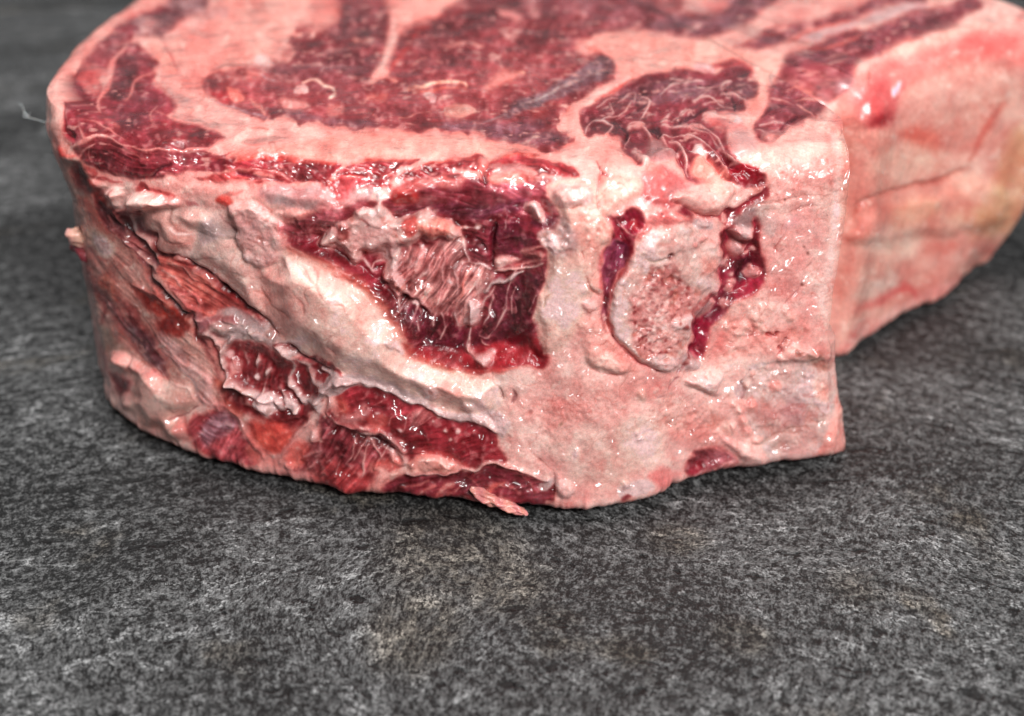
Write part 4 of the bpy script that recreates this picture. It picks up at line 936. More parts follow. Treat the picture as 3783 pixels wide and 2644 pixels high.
poly("D 1560 250 1850 220 1950 350 1700 420 1560 360", (240, 98, 92), a=.8, soft=26)
poly("D 1000 380 1250 280 1600 150 1900 200 1600 230 1300 340 1050 420", (240, 172, 150), a=.8, soft=20)
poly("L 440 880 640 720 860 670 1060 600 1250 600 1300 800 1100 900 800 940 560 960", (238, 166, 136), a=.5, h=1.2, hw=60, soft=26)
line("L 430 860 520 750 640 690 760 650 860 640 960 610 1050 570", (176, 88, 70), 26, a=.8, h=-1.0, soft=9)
line("L 1220 250 1180 330 1120 430 1060 520", (204, 78, 62), 44, a=.75, soft=14)
poly("L 730 380 830 370 900 420 870 480 760 450", (222, 100, 80), a=.8, soft=22)
line("L 680 430 660 500", (216, 104, 84), 40, a=.6, soft=16)
line("L 480 480 510 440", (214, 100, 84), 50, a=.6, soft=16)
line("L 500 1260 640 1200 760 1150 800 1190", (222, 84, 82), 50, a=.8, soft=14)
poly("L 380 1500 480 1380 560 1320 480 1460 400 1510", (206, 90, 86), a=.8, soft=14)
poly("L 470 1200 600 1120 700 1060 710 1140 560 1210", (228, 190, 170), soft=16)
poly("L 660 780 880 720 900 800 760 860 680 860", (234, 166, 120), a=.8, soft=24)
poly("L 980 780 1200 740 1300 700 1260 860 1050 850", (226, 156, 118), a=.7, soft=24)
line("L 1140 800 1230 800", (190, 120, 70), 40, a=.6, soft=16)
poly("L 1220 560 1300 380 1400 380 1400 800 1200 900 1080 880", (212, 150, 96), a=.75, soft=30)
poly("L 520 1000 600 1000 620 1080 540 1080", (210, 100, 84), a=.6, soft=18)
poly("L 820 950 1000 940 1000 980 860 990", (212, 110, 92), a=.6, soft=16)
poly("L 440 860 560 820 640 900 560 1000 430 1000", (226, 176, 152), a=.6, soft=24)

poly("Z 3090 440 3200 430 3330 600 3300 800 3240 960 3160 1200 3090 1330 3060 1330 3060 1100", (206, 128, 110), a=.7, soft=40, smo=.8)
line("Z 3085 500 3105 620 3100 760 3080 880 3050 1010 3035 1120", (248, 204, 190), 60, a=.6, soft=9, taper=False)  # block edge painted paler, standing in for its bright rim highlight
poly("Z 3180 880 3300 840 3400 900 3300 1000 3180 1020", (240, 190, 164), a=.7, soft=24, smo=.8)
poly("Z 3250 560 3420 540 3480 620 3350 680 3220 660", (240, 182, 154), a=.7, soft=26, smo=.8)
# ------------------------------------------------------------------ tissue grain over the whole chart
def box_blur(a, r):
    k = 2 * r + 1
    p = np.pad(a, ((r + 1, r), (r + 1, r)), mode='edge').cumsum(0).cumsum(1)
    return (p[k:, k:] - p[:-k, k:] - p[k:, :-k] + p[:-k, :-k]) / (k * k)
HGT = (.78 * box_blur(box_blur(HGT.astype(np.float64), 3), 3) + .22 * HGT).astype(f32)
lump = 0.5 * nz(110) + 0.3 * nz(48)
mid = nz(26); fine = nz(11); finer = nz(6)
mott = 0.6 * nz(60) + 0.5 * nz(24) + 0.3 * nz(10)
FAT = 1 - MUS
sp = np.clip(fine - 1.1, 0, 1) + np.clip(finer - 1.3, 0, 1) * .7
# crack-like veins in fat, from noise zero crossings
vn = np.exp(-(np.abs(0.8 * nz(85) + 0.35 * nz(30)) / 0.035) ** 2) * sm(nz(130) * .8 + .2)
vn2 = np.exp(-(np.abs(0.8 * nz(55) + 0.4 * nz(20)) / 0.05) ** 2) * sm(nz(100) * .8 + .1)
hue = mott * FAT
pk = (sm((0.7 * nz(150) + .5 * nz(60) + .35 * nz(22)) * .55 + .25) * .66 * (1 - .4 * SMO) * FAT)[..., None]
RGB[:] = RGB * (1 - pk) + RGB * np.array([.95, .80, .81], dtype=f32) * pk
pc = (sm((0.7 * nz(90) + .6 * nz(36)) * .6 + .05) * .55 * FAT)[..., None]
RGB[:] = RGB * (1 - pc) + (RGB * .5 + .5 * np.array([246, 198, 180], dtype=f32)) * pc
topm = sm((620 - GY) / 90)
STR *= (1 - .6 * topm * MUS)
dm = (MUS * (.10 * nz(70) + .10 * nz(30) + .06 * nz(14)))[..., None]
RGB[:] = RGB * (1 + dm * np.array([.8, 1.3, 1.2], dtype=f32))
B1 = box_blur(box_blur(MUS.astype(np.float64), 5), 5).astype(f32)
w_ = (np.exp(-((B1 - .38) / .20) ** 2) * FAT * .55 * (1 - .85 * SMO))[..., None]
RGB[:] = RGB * (1 - w_) + RGB * np.array([.97, .70, .71], dtype=f32) * w_
w_ = (np.clip(1 - B1, 0, 1) * MUS * .75)[..., None]
RGB[:] = RGB * (1 - w_) + np.array([196, 84, 80], dtype=f32) * w_
yl = np.clip(RGB[..., 1] - RGB[..., 2], 0, 60)
RGB[..., 2] += .30 * yl * FAT
wf = sm((GY - 560) / 160) * FAT * (GX < 3100)
RGB[..., 1] += 3 * wf
RGB[..., 2] += 5 * wf
RGB[..., 0] *= 1 + 0.025 * hue + MUS * (0.10 * STR + 0.06 * fine)
RGB[..., 1] *= 1 + 0.075 * hue + MUS * (0.16 * STR + 0.12 * fine)
RGB[..., 2] *= 1 + 0.075 * hue + MUS * (0.15 * STR + 0.12 * fine)
A_ = (FAT * (vn * .45 + vn2 * .25))[..., None]
RGB[:] = RGB * (1 - A_) + np.array([196, 96, 82], dtype=f32) * A_
A_ = (FAT * np.clip(STR * .09, -.2, .2))[..., None]
RGB[:] = RGB * (1 + A_)
A_ = (FAT * np.clip(GRN, 0, 1.4) * np.clip(-(fine * .6 + mid * .5) - .5, 0, 1) * .6)[..., None]
RGB[:] = RGB * (1 - A_) + np.array([178, 84, 72], dtype=f32) * A_
A_ = (np.clip(MUS, 0, 1) * np.clip(sp, 0, 1) * .38)[..., None]
RGB[:] = RGB * (1 - A_) + np.array([216, 150, 142], dtype=f32) * A_
# marbling flecks inside the broad top muscle faces
topm = sm((680 - GY) / 90) * MUS
mb = np.clip(gather(GX / 38, GY / 12, 0) * .6 + gather(GX / 17, GY / 7, 1) * .6 - .72, 0, .8)[..., None] * topm[..., None]
RGB[:] = RGB * (1 - mb) + np.array([210, 142, 134], dtype=f32) * mb
capg = np.minimum(RGB[..., 1], RGB[..., 0] * .815)
RGB[..., 1] = RGB[..., 1] * (1 - FAT) + capg * FAT
RGB[..., 2] = np.where((FAT > .5) & (GX < 3130), np.clip(RGB[..., 2], RGB[..., 1] * .90, RGB[..., 1] * .985), RGB[..., 2])
RGB[:] = np.clip(RGB, 8, 252)

SM1 = 1 - SMO
cr = np.zeros_like(HGT)
for sc_, th_, wt_ in ((64, .05, .8), (34, .07, .7), (19, .10, .5)):
    n_ = gather(WXc / sc_ + .5 * n_warp[0], WYc / (sc_ * .72) + .5 * n_warp[1], 1) * .8 + gather(WXc / (sc_ * .45) + 5, WYc / (sc_ * .4), 2) * .35
    cr = np.maximum(cr, wt_ * np.exp(-(n_ / th_) ** 2) * sm(nz(sc_ * 2.4) * .9 - .1))
cr *= FAT * (1 - .55 * SMO)
A_ = (cr * .55)[..., None]
RGB[:] = RGB * (1 - A_) + RGB * np.array([.80, .55, .52], dtype=f32) * A_
HGT -= .05 * cr
pf_ = (FAT * np.clip(nz(17) * .7 + nz(8) * .5 - 1.1, 0, 1) * .4)[..., None]
RGB[:] = RGB * (1 - pf_) + np.array([248, 214, 200], dtype=f32) * pf_
HGT += .12 * pf_[..., 0]
HGT += FAT * (0.15 * lump * (1 - .4 * SMO) + SM1 * (0.055 * mid + 0.024 * fine + 0.010 * finer) - 0.07 * vn - .03 * vn2 + 0.03 * STR)
HGT += MUS * (0.14 * lump + 0.06 * mid + 0.04 * fine + 0.02 * finer + 0.05 * np.clip(STR, -1.5, 1.5))
HGT += GRN * (0.06 * fine + 0.045 * finer + 0.06 * mid)

HGT *= 1 - .62 * sm((590 - GY) / 160)
HGT = box_blur(HGT.astype(np.float64), 1).astype(f32)

def sample(ch, px, py):
    u = np.clip((px - X0) / CELL - 0.5, 0, NX - 1.001); v = np.clip((py - Y0) / CELL - 0.5, 0, NY - 1.001)
    i = u.astype(np.int32); j = v.astype(np.int32)
    fu = (u - i); fv = (v - j)
    if ch.ndim == 3:
        fu = fu[..., None]; fv = fv[..., None]
    return (ch[j, i] * (1 - fu) * (1 - fv) + ch[j, i + 1] * fu * (1 - fv)
            + ch[j + 1, i] * (1 - fu) * fv + ch[j + 1, i + 1] * fu * fv)

# ------------------------------------------------------------------ the body of the steak
H = 0.055
ctrl = []      # (x, y, rounding radius, density px/step, generic weight, corner weight)
def cm(x, y, r, dens, gen=0.0, cw=0.0):
    ctrl.append((x / 100, y / 100, r / 100, dens, gen, cw))
def gp(px, py, r, gen=0.0, cw=0.0, dens=3.4):
    q = unproject(px, py + 6, 0.0)
    q[1] -= .0018
    ctrl.append((q[0], q[1], r / 100, dens, gen, cw))
cm(-6.6, 31.6, .5, 30, 1); cm(-8.1, 28.8, .45, 12, 1); cm(-8.35, 26.6, .4, 7, 1); cm(-8.4, 24.6, .4, 5, .9)
cm(-8.25, 22.9, .4, 4, .6); cm(-7.9, 21.4, .4, 3.5, .2); cm(-7.5, 20.4, .4, 3.4)
for p in ((425, 1495), (455, 1530), (505, 1572), (565, 1605), (640, 1642), (715, 1678)):
    gp(*p, .5)
for p in ((800, 1705), (900, 1727), (1010, 1757), (1110, 1778), (1200, 1805), (1290, 1828), (1400, 1830), (1500, 1836), (1600, 1842), (1700, 1848),
          (1800, 1858), (1900, 1872), (2000, 1872), (2100, 1878), (2200, 1874), (2320, 1858), (2420, 1832), (2500, 1790), (2600, 1758)):
    gp(*p, .8)
for p in ((2700, 1738), (2800, 1726), (2900, 1712), (2980, 1698)):
    gp(*p, .45)
gp(3050, 1688, .32, 0, .5, 3); gp(3098, 1668, .34, 0, 1, 2.5); gp(3112, 1630, .34, 0, 1, 3)
cm(5.62, 18.9, .3, 6, .4, 1); cm(5.5, 19.8, .4, 12, 1, 1); cm(5.4, 20.9, .6, 14, 1, 1)
cm(5.6, 21.6, .9, 8, .4, .6)
gp(3100, 1322, 1.2); gp(3190, 1255, 1.3); gp(3300, 1188, 1.3); gp(3420, 1130, 1.2); gp(3540, 1085, 1.1)
cm(10.3, 24.9, 1.0, 3.5); cm(10.95, 25.35, .9, 3.5, .1); cm(11.25, 26.2, .8, 5, .5); cm(11.1, 27.2, .6, 10, 1); cm(10.5, 28.6, .5, 20, 1)
cm(9.2, 30.6, .5, 30, 1); cm(5, 33, .5, 40, 1); cm(0, 33.8, .5, 40, 1); cm(-4.2, 33.2, .5, 40, 1)
C = np.array(ctrl)
Cs = catmull(C, True, 24)
dxy = np.linalg.norm(np.roll(Cs[:, :2], -1, 0) - Cs[:, :2], axis=1)
# photograph pixels per metre at the place, to space the columns evenly in the picture
ppm = FPX / (Cs[:, 1] * CP + (CAM_H - .03) * SP)
dens = np.clip(Cs[:, 3], 2.5, 60)
steps = np.concatenate([[0], np.cumsum(dxy * ppm / dens)])
NCOL = int(steps[-1])
t = np.arange(NCOL) / NCOL * steps[-1]
Cl = np.vstack([Cs, Cs[:1]])
OUT = np.stack([np.interp(t, steps, Cl[:, k]) for k in range(6)], 1)
for it in range(3):       # a little smoothing of the spacing
    OUT[:, :2] = (np.roll(OUT[:, :2], 1, 0) + 2 * OUT[:, :2] + np.roll(OUT[:, :2], -1, 0)) / 4
tan = np.roll(OUT[:, :2], -6, 0) - np.roll(OUT[:, :2], 6, 0)
tan /= np.linalg.norm(tan, axis=1)[:, None]
for it in range(30):
    tan = (np.roll(tan, 1, 0) + 2 * tan + np.roll(tan, -1, 0)) / 4
tan /= np.linalg.norm(tan, axis=1)[:, None]
NRM = np.stack([tan[:, 1], -tan[:, 0]], 1)      # outward (outline runs left side, front, right side)
print('columns', NCOL)
arc0 = np.concatenate([[0], np.cumsum(np.linalg.norm(np.diff(OUT[:, :2], axis=0), axis=1))])

NB, NW, NR, NT = 10, 360, 90, 215
rows = []
rb = 0.0045
xy, r = OUT[:, :2], OUT[:, 2]
for k in range(NB):
    a = math.pi / 2 * (1 - k / NB)
    q = xy - NRM * (rb * (1 - math.cos(a)))[..., None] if False else xy - NRM * (rb * (1 - math.cos(a)))
    rows.append(np.column_stack([q, np.full(NCOL, .0028 * (1 - math.sin(a)) + 0.0002)]))
for k in range(NW):
    u = k / NW
    z = .0030 + (H - r - .0030) * u
    rows.append(np.column_stack([xy, z]))
for k in range(NR):
    a = math.pi / 2 * k / NR
    q = xy - NRM * (r * (1 - math.cos(a)))[:, None]
    rows.append(np.column_stack([q, H - r + r * np.sin(a)]))
T0 = xy - NRM * r[:, None]
SPN = np.column_stack([np.clip(T0[:, 0] * .55, -.04, .055), np.full(NCOL, .268)])
SPN[:, 1] += np.clip(T0[:, 0], 0, .1) * .12
for k in range(NT + 1):
    u = (k / NT) ** 1.05
    q = T0 * (1 - u) + SPN * u
    rows.append(np.column_stack([q, np.full(NCOL, H)]))
P = np.stack(rows)                      # rows x cols x 3
NROW = P.shape[0]

# outline of the right edge and of the left side as they lean with height
sil_y = np.array([380, 463, 520, 600, 760, 850, 1000, 1100, 1140, 1170, 1230, 1320, 1420, 1500, 1600, 1640, 1665, 1685, 1705])
sil_x = np.array([3070, 3088, 3112, 3126, 3122, 3104, 3072, 3060, 3042, 3052, 3082, 3078, 3086, 3104, 3122, 3118, 3104, 3082, 3045])
px, py = project(P)
cw = OUT[:, 5]
cx_ = P[:, :, 0].copy()
corner = int(np.argmax(np.where(OUT[:, 0] < .07, OUT[:, 0], -1) * (OUT[:, 1] < .19)))
for rr_ in range(NROW):
    dpx = np.interp(py[rr_, corner], sil_y, sil_x) - px[rr_, corner]
    fade = 1.0 if rr_ < NB + NW + NR else max(0, 1 - (rr_ - NB - NW - NR) / 30)
    depth = P[rr_, corner, 1] * CP + (CAM_H - P[rr_, corner, 2]) * SP
    P[rr_, :, 0] += cw * fade * np.clip(dpx, -240, 120) / FPX * depth
lsil_y = np.array([450, 513, 584, 692, 823, 924, 1048, 1198, 1298, 1390, 1459, 1490])
lsil_x = np.array([170, 187, 224, 262, 280, 300, 325, 347, 365, 393, 418, 424])
lw = np.clip(1 - np.abs(np.arange(NCOL) - np.argmin(np.abs(OUT[:, 1] - .204) + (OUT[:, 0] > 0) * 9)) / 160., 0, 1)
lw = sm(lw)
for it in range(2):
    px, py = project(P)
    for rr_ in range(NB + NW + NR):
        j = np.argmin(px[rr_])
        dpx = np.interp(py[rr_, j], lsil_y, lsil_x) - px[rr_, j]
        depth = P[rr_, j, 1] * CP + (CAM_H - P[rr_, j, 2]) * SP
        P[rr_, :, 0] += lw * np.clip(dpx, -40, 40) / FPX * depth

# uneven lower edge
lx = .8 * gather(arc0 / .0042, arc0 * 0 + 3.5, 0) + .5 * gather(arc0 / .0016, arc0 * 0 + 9.5, 1) + .25 * gather(arc0 / .0006, arc0 * 0 + 19.5, 2)
ue = np.clip(1 - P[..., 2] / .006, 0, 1) ** 1.2
P[..., :2] += NRM[None] * (lx[None, :] * ue * .0007)[..., None]
# the far right end tucks in under itself
tw = sm((OUT[:, 0] - .088) / .02) * sm((.30 - OUT[:, 1]) / .02)
uz = np.clip(1 - P[..., 2] / .020, 0, 1) ** 1.6
P[..., :2] -= NRM[None] * (tw[None, :] * uz * .0075 * (np.arange(NROW) < NB + NW)[:, None])[..., None]

def normals(P):
    du = np.roll(P, -1, 1) - np.roll(P, 1, 1)
    dv = np.gradient(P, axis=0)
    n = np.cross(du, dv)
    n /= np.linalg.norm(n, axis=2)[..., None] + 1e-12
    return n
N = normals(P)
for it in range(6):
    N = (np.roll(N, 1, 1) + 2 * N + np.roll(N, -1, 1)) / 4
    N[1:-1] = (N[:-2] + 2 * N[1:-1] + N[2:]) / 4
N /= np.linalg.norm(N, axis=2)[..., None] + 1e-12
if N[NB + NW // 2, NCOL // 2, 1] > 0:
    N = -N

# part of the surface with no traced chart (facing away): plain tissue from noise
gen = np.repeat(OUT[None, :, 4], NROW, 0)
topfade = np.clip((np.arange(NROW) - (NB + NW + NR * .4)) / (NR * .5), 0, 1)
gen = gen * (1 - topfade)[:, None]
arc = np.concatenate([[0], np.cumsum(np.linalg.norm(np.roll(OUT[:, :2], -1, 0) - OUT[:, :2], axis=1))])[:-1]
gpx = 300 + (arc[None, :] * 24000 * np.ones((NROW, 1))) % 3000
gpy = 1900 - P[..., 2] * 24000
gm = gather(gpx / 160, gpy / 60, 0) * .7 + gather(gpx / 50, gpy / 24, 1) * .5
gcol = np.stack([222 + 10 * gm, 150 + 22 * gm, 134 + 20 * gm], -1)
gh = .35 * gather(gpx / 220, gpy / 180, 2) + .12 * gather(gpx / 40, gpy / 40, 1)

edge0 = np.ones(NROW)
edge0[:NB + 14] = np.linspace(0, 1, NB + 14) ** .8
Q = P.copy()
last = np.clip((NROW - 1 - np.arange(NROW)) / 12., 0, 1)
HS = box_blur(box_blur(HGT.astype(np.float64), 9), 9).astype(f32)
for it in range(3):
    px, py = project(Q)
    h = sample(HS, px, py) * (1 - gen) * (edge0 * last)[:, None]
    Q = P + N * (h * 0.001)[..., None]
px, py = project(Q)
h = (sample(HGT, px, py) * (1 - gen) + gh * gen) * (edge0 * last)[:, None]
Q = P + N * (h * 0.001)[..., None]
Q[..., 2] = np.maximum(Q[..., 2], 0.0002)
col = sample(RGB, px, py)
col = col * (1 - gen[..., None]) + gcol * gen[..., None]
mus = sample(MUS, px, py) * (1 - gen)
film = 1 - .8 * np.clip(np.abs(N[..., 2]), 0, 1) ** .7
film = film * (1 - .7 * np.clip(OUT[:, 5], 0, 1))[None, :]
film = np.where((OUT[:, 0] > .053)[None, :] & (OUT[:, 1] > .188)[None, :], film * .3, film)
VN = normals(Q)
if VN[NB + NW // 2, NCOL // 2, 1] > 0:
    VN = -VN
lin = np.clip(col / 255.0, 0, 1) ** 2.2
lin *= (1 - .08 * mus)[..., None]
print('grid', Q.shape)

# ------------------------------------------------------------------ which tissue each face belongs to
PART = np.zeros((NY, NX), dtype=np.int8)
PARTS = ['fat_cover', 'eye_muscle', 'cap_muscle', 'rib_bone', 'rib_muscle', 'fat_lobe', 'chain_muscle', 'spinous_muscle',
         'side_muscle', 'lower_muscle', 'tail_fat', 'cartilage', 'outer_fat', 'blood_channel', 'tail_muscle', 'fat_flap']
def part(name, s):
    Pp = pts_of(s)
    w = window(Pp, 4)
    PART[w] = np.where(inside(Pp, GX[w], GY[w]), PARTS.index(name), PART[w])
part('eye_muscle', "A 1340 560 1290 640 1340 730 1500 800 1650 850 1800 890 1950 915 B 130 900 350 925 600 935 850 945 1100 965 1400 1000 1700 1035 1850 1060 2000 1110 C 250 1130 420 1010 385 950 380 860 430 780 560 690 740 500 650 400 520 350 540 300 700 240 860 200 950 190 1150 100 1200 60 1200 -300 B 1900 -600 1000 -600 560 -600 520 30 450 180 300 250 100 290 180 370 50 450 0 420 A 1900 350 1800 440 1700 500 1500 530")
part('chain_muscle', "C 950 190 1200 90 1560 60 1560 -400 D 1700 -500 1700 20 1620 90 1300 250 920 400 760 470 720 560 730 640 560 760 400 900 280 970 150 1010 30 1020 C 1790 1010 1790 900 1900 800 D 180 600 260 400 430 340 200 300 0 360 C 1640 340 1500 260 1330 290 1150 260")
part('spinous_muscle', "C 500 830 600 750 800 650 1000 560 1380 530 1560 450 1700 470 1770 540 1800 620 1790 700 1700 830 1560 950 1580 1060 1700 1190 1850 1250 1860 1310 1800 1370 1700 1375 1560 1300 1450 1360 1300 1340 1230 1230 1190 1120 900 1200 780 1030 530 1000")
part('cap_muscle', "A 1400 -300 1330 60 1150 150 1000 260 930 400 990 460 960 620 1080 720 1110 820 1060 890 1480 1010 1350 1130 1560 1160 1450 1250 1150 1290 900 1320 600 1270 330 1180 350 1080 300 1010 255 910 258 800 290 690 400 480 540 290 760 160 1040 0 1100 -300")
part('outer_fat', "A 1000 -200 1030 0 760 150 500 340 380 500 280 680 250 760 240 880 350 1150 360 1210 200 1100 100 900 100 700 300 380 600 0 700 -200")
part('rib_muscle', "F 40 700 720 480 1200 340 1590 340 2000 300 G 250 300 480 350 450 440 555 640 380 780 440 960 370 1220 345 1320 390 1570 J 1590 100 1630 230 1600 300 1420 330 1100 380 700 290 600 240 540 120 F 980 1570 820 1250 560 1080 200 860")
part('fat_lobe', "E 1620 950 1480 990 1540 1150 1580 1330 1680 1500 I 1430 40 1700 230 2006 400 J 350 440 700 570 1000 665 1200 680 1305 540 1290 400 900 335 640 240 570 140 F 1010 1540 820 1260 560 1080 200 870 10 900")
part('fat_flap', "E 1270 530 1340 490 1560 560 1700 650 1710 760 1660 880 1640 960 1470 990 1350 840 1330 740")
part('side_muscle', "E 340 490 640 590 745 750 780 880 1060 965 1290 1140 1540 1330 1650 1450 1760 1580 I 1600 160 1850 350 1890 420 1760 600 1650 650 1500 690 1350 650 1080 400 1030 250 950 60 E 980 1300 860 1200 700 980 420 700")
part('lower_muscle', "I 830 700 1100 650 1340 1010 1660 900 1760 870 J 80 620 90 520 320 455 640 570 850 690 1150 740 1290 900 1340 1005 1700 1180 1700 1290 1610 1400 700 1300 0 1260 I 1400 1130 980 1010 760 920")
part('rib_bone', "G 1110 830 1250 720 1400 700 1600 720 1700 800 1720 920 1690 1020 1700 1130 1530 1250 1490 1500 1440 1606 K 860 120 800 250 720 330 600 300 330 60 G 930 1440 915 1280 950 1130 1040 960")
part('blood_channel', "H 500 200 860 -20 830 80 660 260 780 230 830 440 855 540 850 650 600 830 440 1080 390 1220 270 1190 330 960 500 700 530 460")
part('cartilage', "H 720 1330 960 1270 1350 1270 1370 1400 K 1960 600 1900 850 1800 960 1500 1000 1340 740 1310 400")
part('tail_fat', "L 410 320 560 170 640 60 760 10 1000 -80 1400 -160 1500 1000 1250 1500 380 1700 400 1200 440 600")
pid = np.zeros((NROW, NCOL), dtype=np.int8)
ii = np.clip(((px - X0) / CELL).astype(int), 0, NX - 1); jj = np.clip(((py - Y0) / CELL).astype(int), 0, NY - 1)
pid = PART[jj, ii]
is_wall = (np.arange(NROW) < NB + NW + int(NR * .45))[:, None]
pid = np.where(is_wall & (OUT[None, :, 0] > .0585) & (OUT[None, :, 1] > .205), PARTS.index('tail_fat'), pid)
pid = np.where((OUT[None, :, 0] < .0585) & is_wall & (pid == PARTS.index('tail_fat')), 0, pid)
gback = is_wall & (gen > .7)
pid = np.where(gback & (pid != PARTS.index('tail_fat')), PARTS.index('outer_fat'), pid)
pid = np.where(~is_wall & (pid == PARTS.index('tail_fat')) & (OUT[None, :, 0] < .0585), 0, pid)

# small islands of a tissue are given to the tissue around them
def tidy(lab):
    runs = []; rowruns = []
    for r_ in range(lab.shape[0]):
        L_ = lab[r_]
        b_ = np.concatenate([[0], np.nonzero(np.diff(L_))[0] + 1, [len(L_)]])
        ids = list(range(len(runs), len(runs) + len(b_) - 1))
        for k in range(len(b_) - 1):
            runs.append((r_, int(b_[k]), int(b_[k + 1]), int(L_[b_[k]])))
        rowruns.append(ids)
    par = list(range(len(runs)))
    def find(a):
        while par[a] != a:
            par[a] = par[par[a]]; a = par[a]
        return a
    for r_ in range(lab.shape[0]):
        ids = rowruns[r_]
        if runs[ids[0]][3] == runs[ids[-1]][3]:
            par[find(ids[0])] = find(ids[-1])
        if r_ == 0:
            continue
        i = j = 0; up = rowruns[r_ - 1]
        while i < len(up) and j < len(ids):
            a, b = runs[up[i]], runs[ids[j]]
            if a[3] == b[3] and a[1] < b[2] and b[1] < a[2]:
                par[find(up[i])] = find(ids[j])
            if a[2] < b[2]:
                i += 1
            else:
                j += 1
    size = {}
    for k, rn in enumerate(runs):
        f = find(k); size[f] = size.get(f, 0) + rn[2] - rn[1]
    best = {}
    for f, n_ in size.items():
        l_ = runs[f][3]
        if l_ not in best or size[best[l_]] < n_:
            best[l_] = f
    for k, rn in enumerate(runs):
        if find(k) != best[rn[3]]:
            lab[rn[0], rn[1]:rn[2]] = lab[rn[0], rn[1] - 1]
    return lab
_body = tidy(pid[:-1].astype(np.int16).copy())
pid = np.vstack([_body, _body[-1:]])

# ------------------------------------------------------------------ materials
def meat_material():
    m = bpy.data.materials.new('raw_meat')
    m.use_nodes = True
    nt = m.node_tree; nd = nt.nodes; lk = nt.links
    b = nd['Principled BSDF']
    at = nd.new('ShaderNodeAttribute'); at.attribute_name = 'tissue'
    mu = nd.new('ShaderNodeAttribute'); mu.attribute_name = 'muscle'
    tc = nd.new('ShaderNodeTexCoord')
    n1 = nd.new('ShaderNodeTexNoise'); n1.inputs['Scale'].default_value = 1500; n1.inputs['Detail'].default_value = 4
    n2 = nd.new('ShaderNodeTexNoise'); n2.inputs['Scale'].default_value = 4200; n2.inputs['Detail'].default_value = 2
    vo = nd.new('ShaderNodeTexVoronoi'); vo.inputs['Scale'].default_value = 1700
    for n in (n1, n2, vo):
        lk.new(tc.outputs['Object'], n.inputs['Vector'])
    # fine mottling of the pigment
    mr = nd.new('ShaderNodeMapRange'); mr.inputs['From Min'].default_value = .3; mr.inputs['From Max'].default_value = .7
    mr.inputs['To Min'].default_value = .88; mr.inputs['To Max'].default_value = 1.12
    lk.new(n1.outputs['Fac'], mr.inputs['Value'])
    mr2 = nd.new('ShaderNodeMapRange'); mr2.inputs['From Min'].default_value = .3; mr2.inputs['From Max'].default_value = .7
    mr2.inputs['To Min'].default_value = .88; mr2.inputs['To Max'].default_value = 1.12
    lk.new(n2.outputs['Fac'], mr2.inputs['Value'])
    mul = nd.new('ShaderNodeMath'); mul.operation = 'MULTIPLY'
    lk.new(mr.outputs[0], mul.inputs[0]); lk.new(mr2.outputs[0], mul.inputs[1])
    vm = nd.new('ShaderNodeVectorMath'); vm.operation = 'SCALE'
    lk.new(at.outputs['Color'], vm.inputs[0]); lk.new(mul.outputs[0], vm.inputs['Scale'])
    lk.new(vm.outputs[0], b.inputs['Base Color'])
    # wet sheen, uneven
    rr = nd.new('ShaderNodeTexNoise'); rr.inputs['Scale'].default_value = 380; rr.inputs['Detail'].default_value = 5
    lk.new(tc.outputs['Object'], rr.inputs['Vector'])
    rm = nd.new('ShaderNodeMapRange'); rm.inputs['From Min'].default_value = .35; rm.inputs['From Max'].default_value = .65
    rm.inputs['To Min'].default_value = .24; rm.inputs['To Max'].default_value = .5
    lk.new(rr.outputs['Fac'], rm.inputs['Value'])
    lk.new(rm.outputs[0], b.inputs['Roughness'])
    b.inputs['IOR'].default_value = 1.4
    b.inputs['Subsurface Weight'].default_value = .35
    b.inputs['Subsurface Radius'].default_value = (1.0, .45, .35)
    b.inputs['Subsurface Scale'].default_value = .0011
    b.inputs['Specular IOR Level'].default_value = .5
    b.inputs['Coat Weight'].default_value = .6
    b.inputs['Coat Roughness'].default_value = .22
    b.inputs['Coat IOR'].default_value = 1.65
    # relief too fine for the mesh
    ad = nd.new('ShaderNodeMath'); ad.operation = 'ADD'
    lk.new(n1.outputs['Fac'], ad.inputs[0])
    v2 = nd.new('ShaderNodeMath'); v2.operation = 'MULTIPLY'; v2.inputs[1].default_value = -.35
    lk.new(vo.outputs['Distance'], v2.inputs[0]); lk.new(v2.outputs[0], ad.inputs[1])
    ad2 = nd.new('ShaderNodeMath'); ad2.operation = 'MULTIPLY_ADD'; ad2.inputs[1].default_value = .35
    lk.new(n2.outputs['Fac'], ad2.inputs[0]); lk.new(ad.outputs[0], ad2.inputs[2])
    bp = nd.new('ShaderNodeBump'); bp.inputs['Strength'].default_value = .6; bp.inputs['Distance'].default_value = .00014
    lk.new(ad2.outputs[0], bp.inputs['Height'])
    flb = nd.new('ShaderNodeAttribute'); flb.attribute_name = 'film'
    fm = nd.new('ShaderNodeMath'); fm.operation = 'MULTIPLY_ADD'; fm.inputs[1].default_value = .55; fm.inputs[2].default_value = .03
    lk.new(flb.outputs['Fac'], fm.inputs[0]); lk.new(fm.outputs[0], bp.inputs['Strength'])
    lk.new(bp.outputs['Normal'], b.inputs['Normal'])
    # film of moisture: its own smoother, larger ripples
    w1 = nd.new('ShaderNodeTexNoise'); w1.inputs['Scale'].default_value = 290; w1.inputs['Detail'].default_value = 1.0; w1.inputs['Roughness'].default_value = .6
    lk.new(tc.outputs['Object'], w1.inputs['Vector'])
    bc = nd.new('ShaderNodeBump'); bc.inputs['Strength'].default_value = 1.0; bc.inputs['Distance'].default_value = .0046
    lk.new(w1.outputs['Fac'], bc.inputs['Height'])
    fl = nd.new('ShaderNodeAttribute'); fl.attribute_name = 'film'
    lk.new(fl.outputs['Fac'], bc.inputs['Strength'])
    lk.new(bc.outputs['Normal'], b.inputs['Coat Normal'])
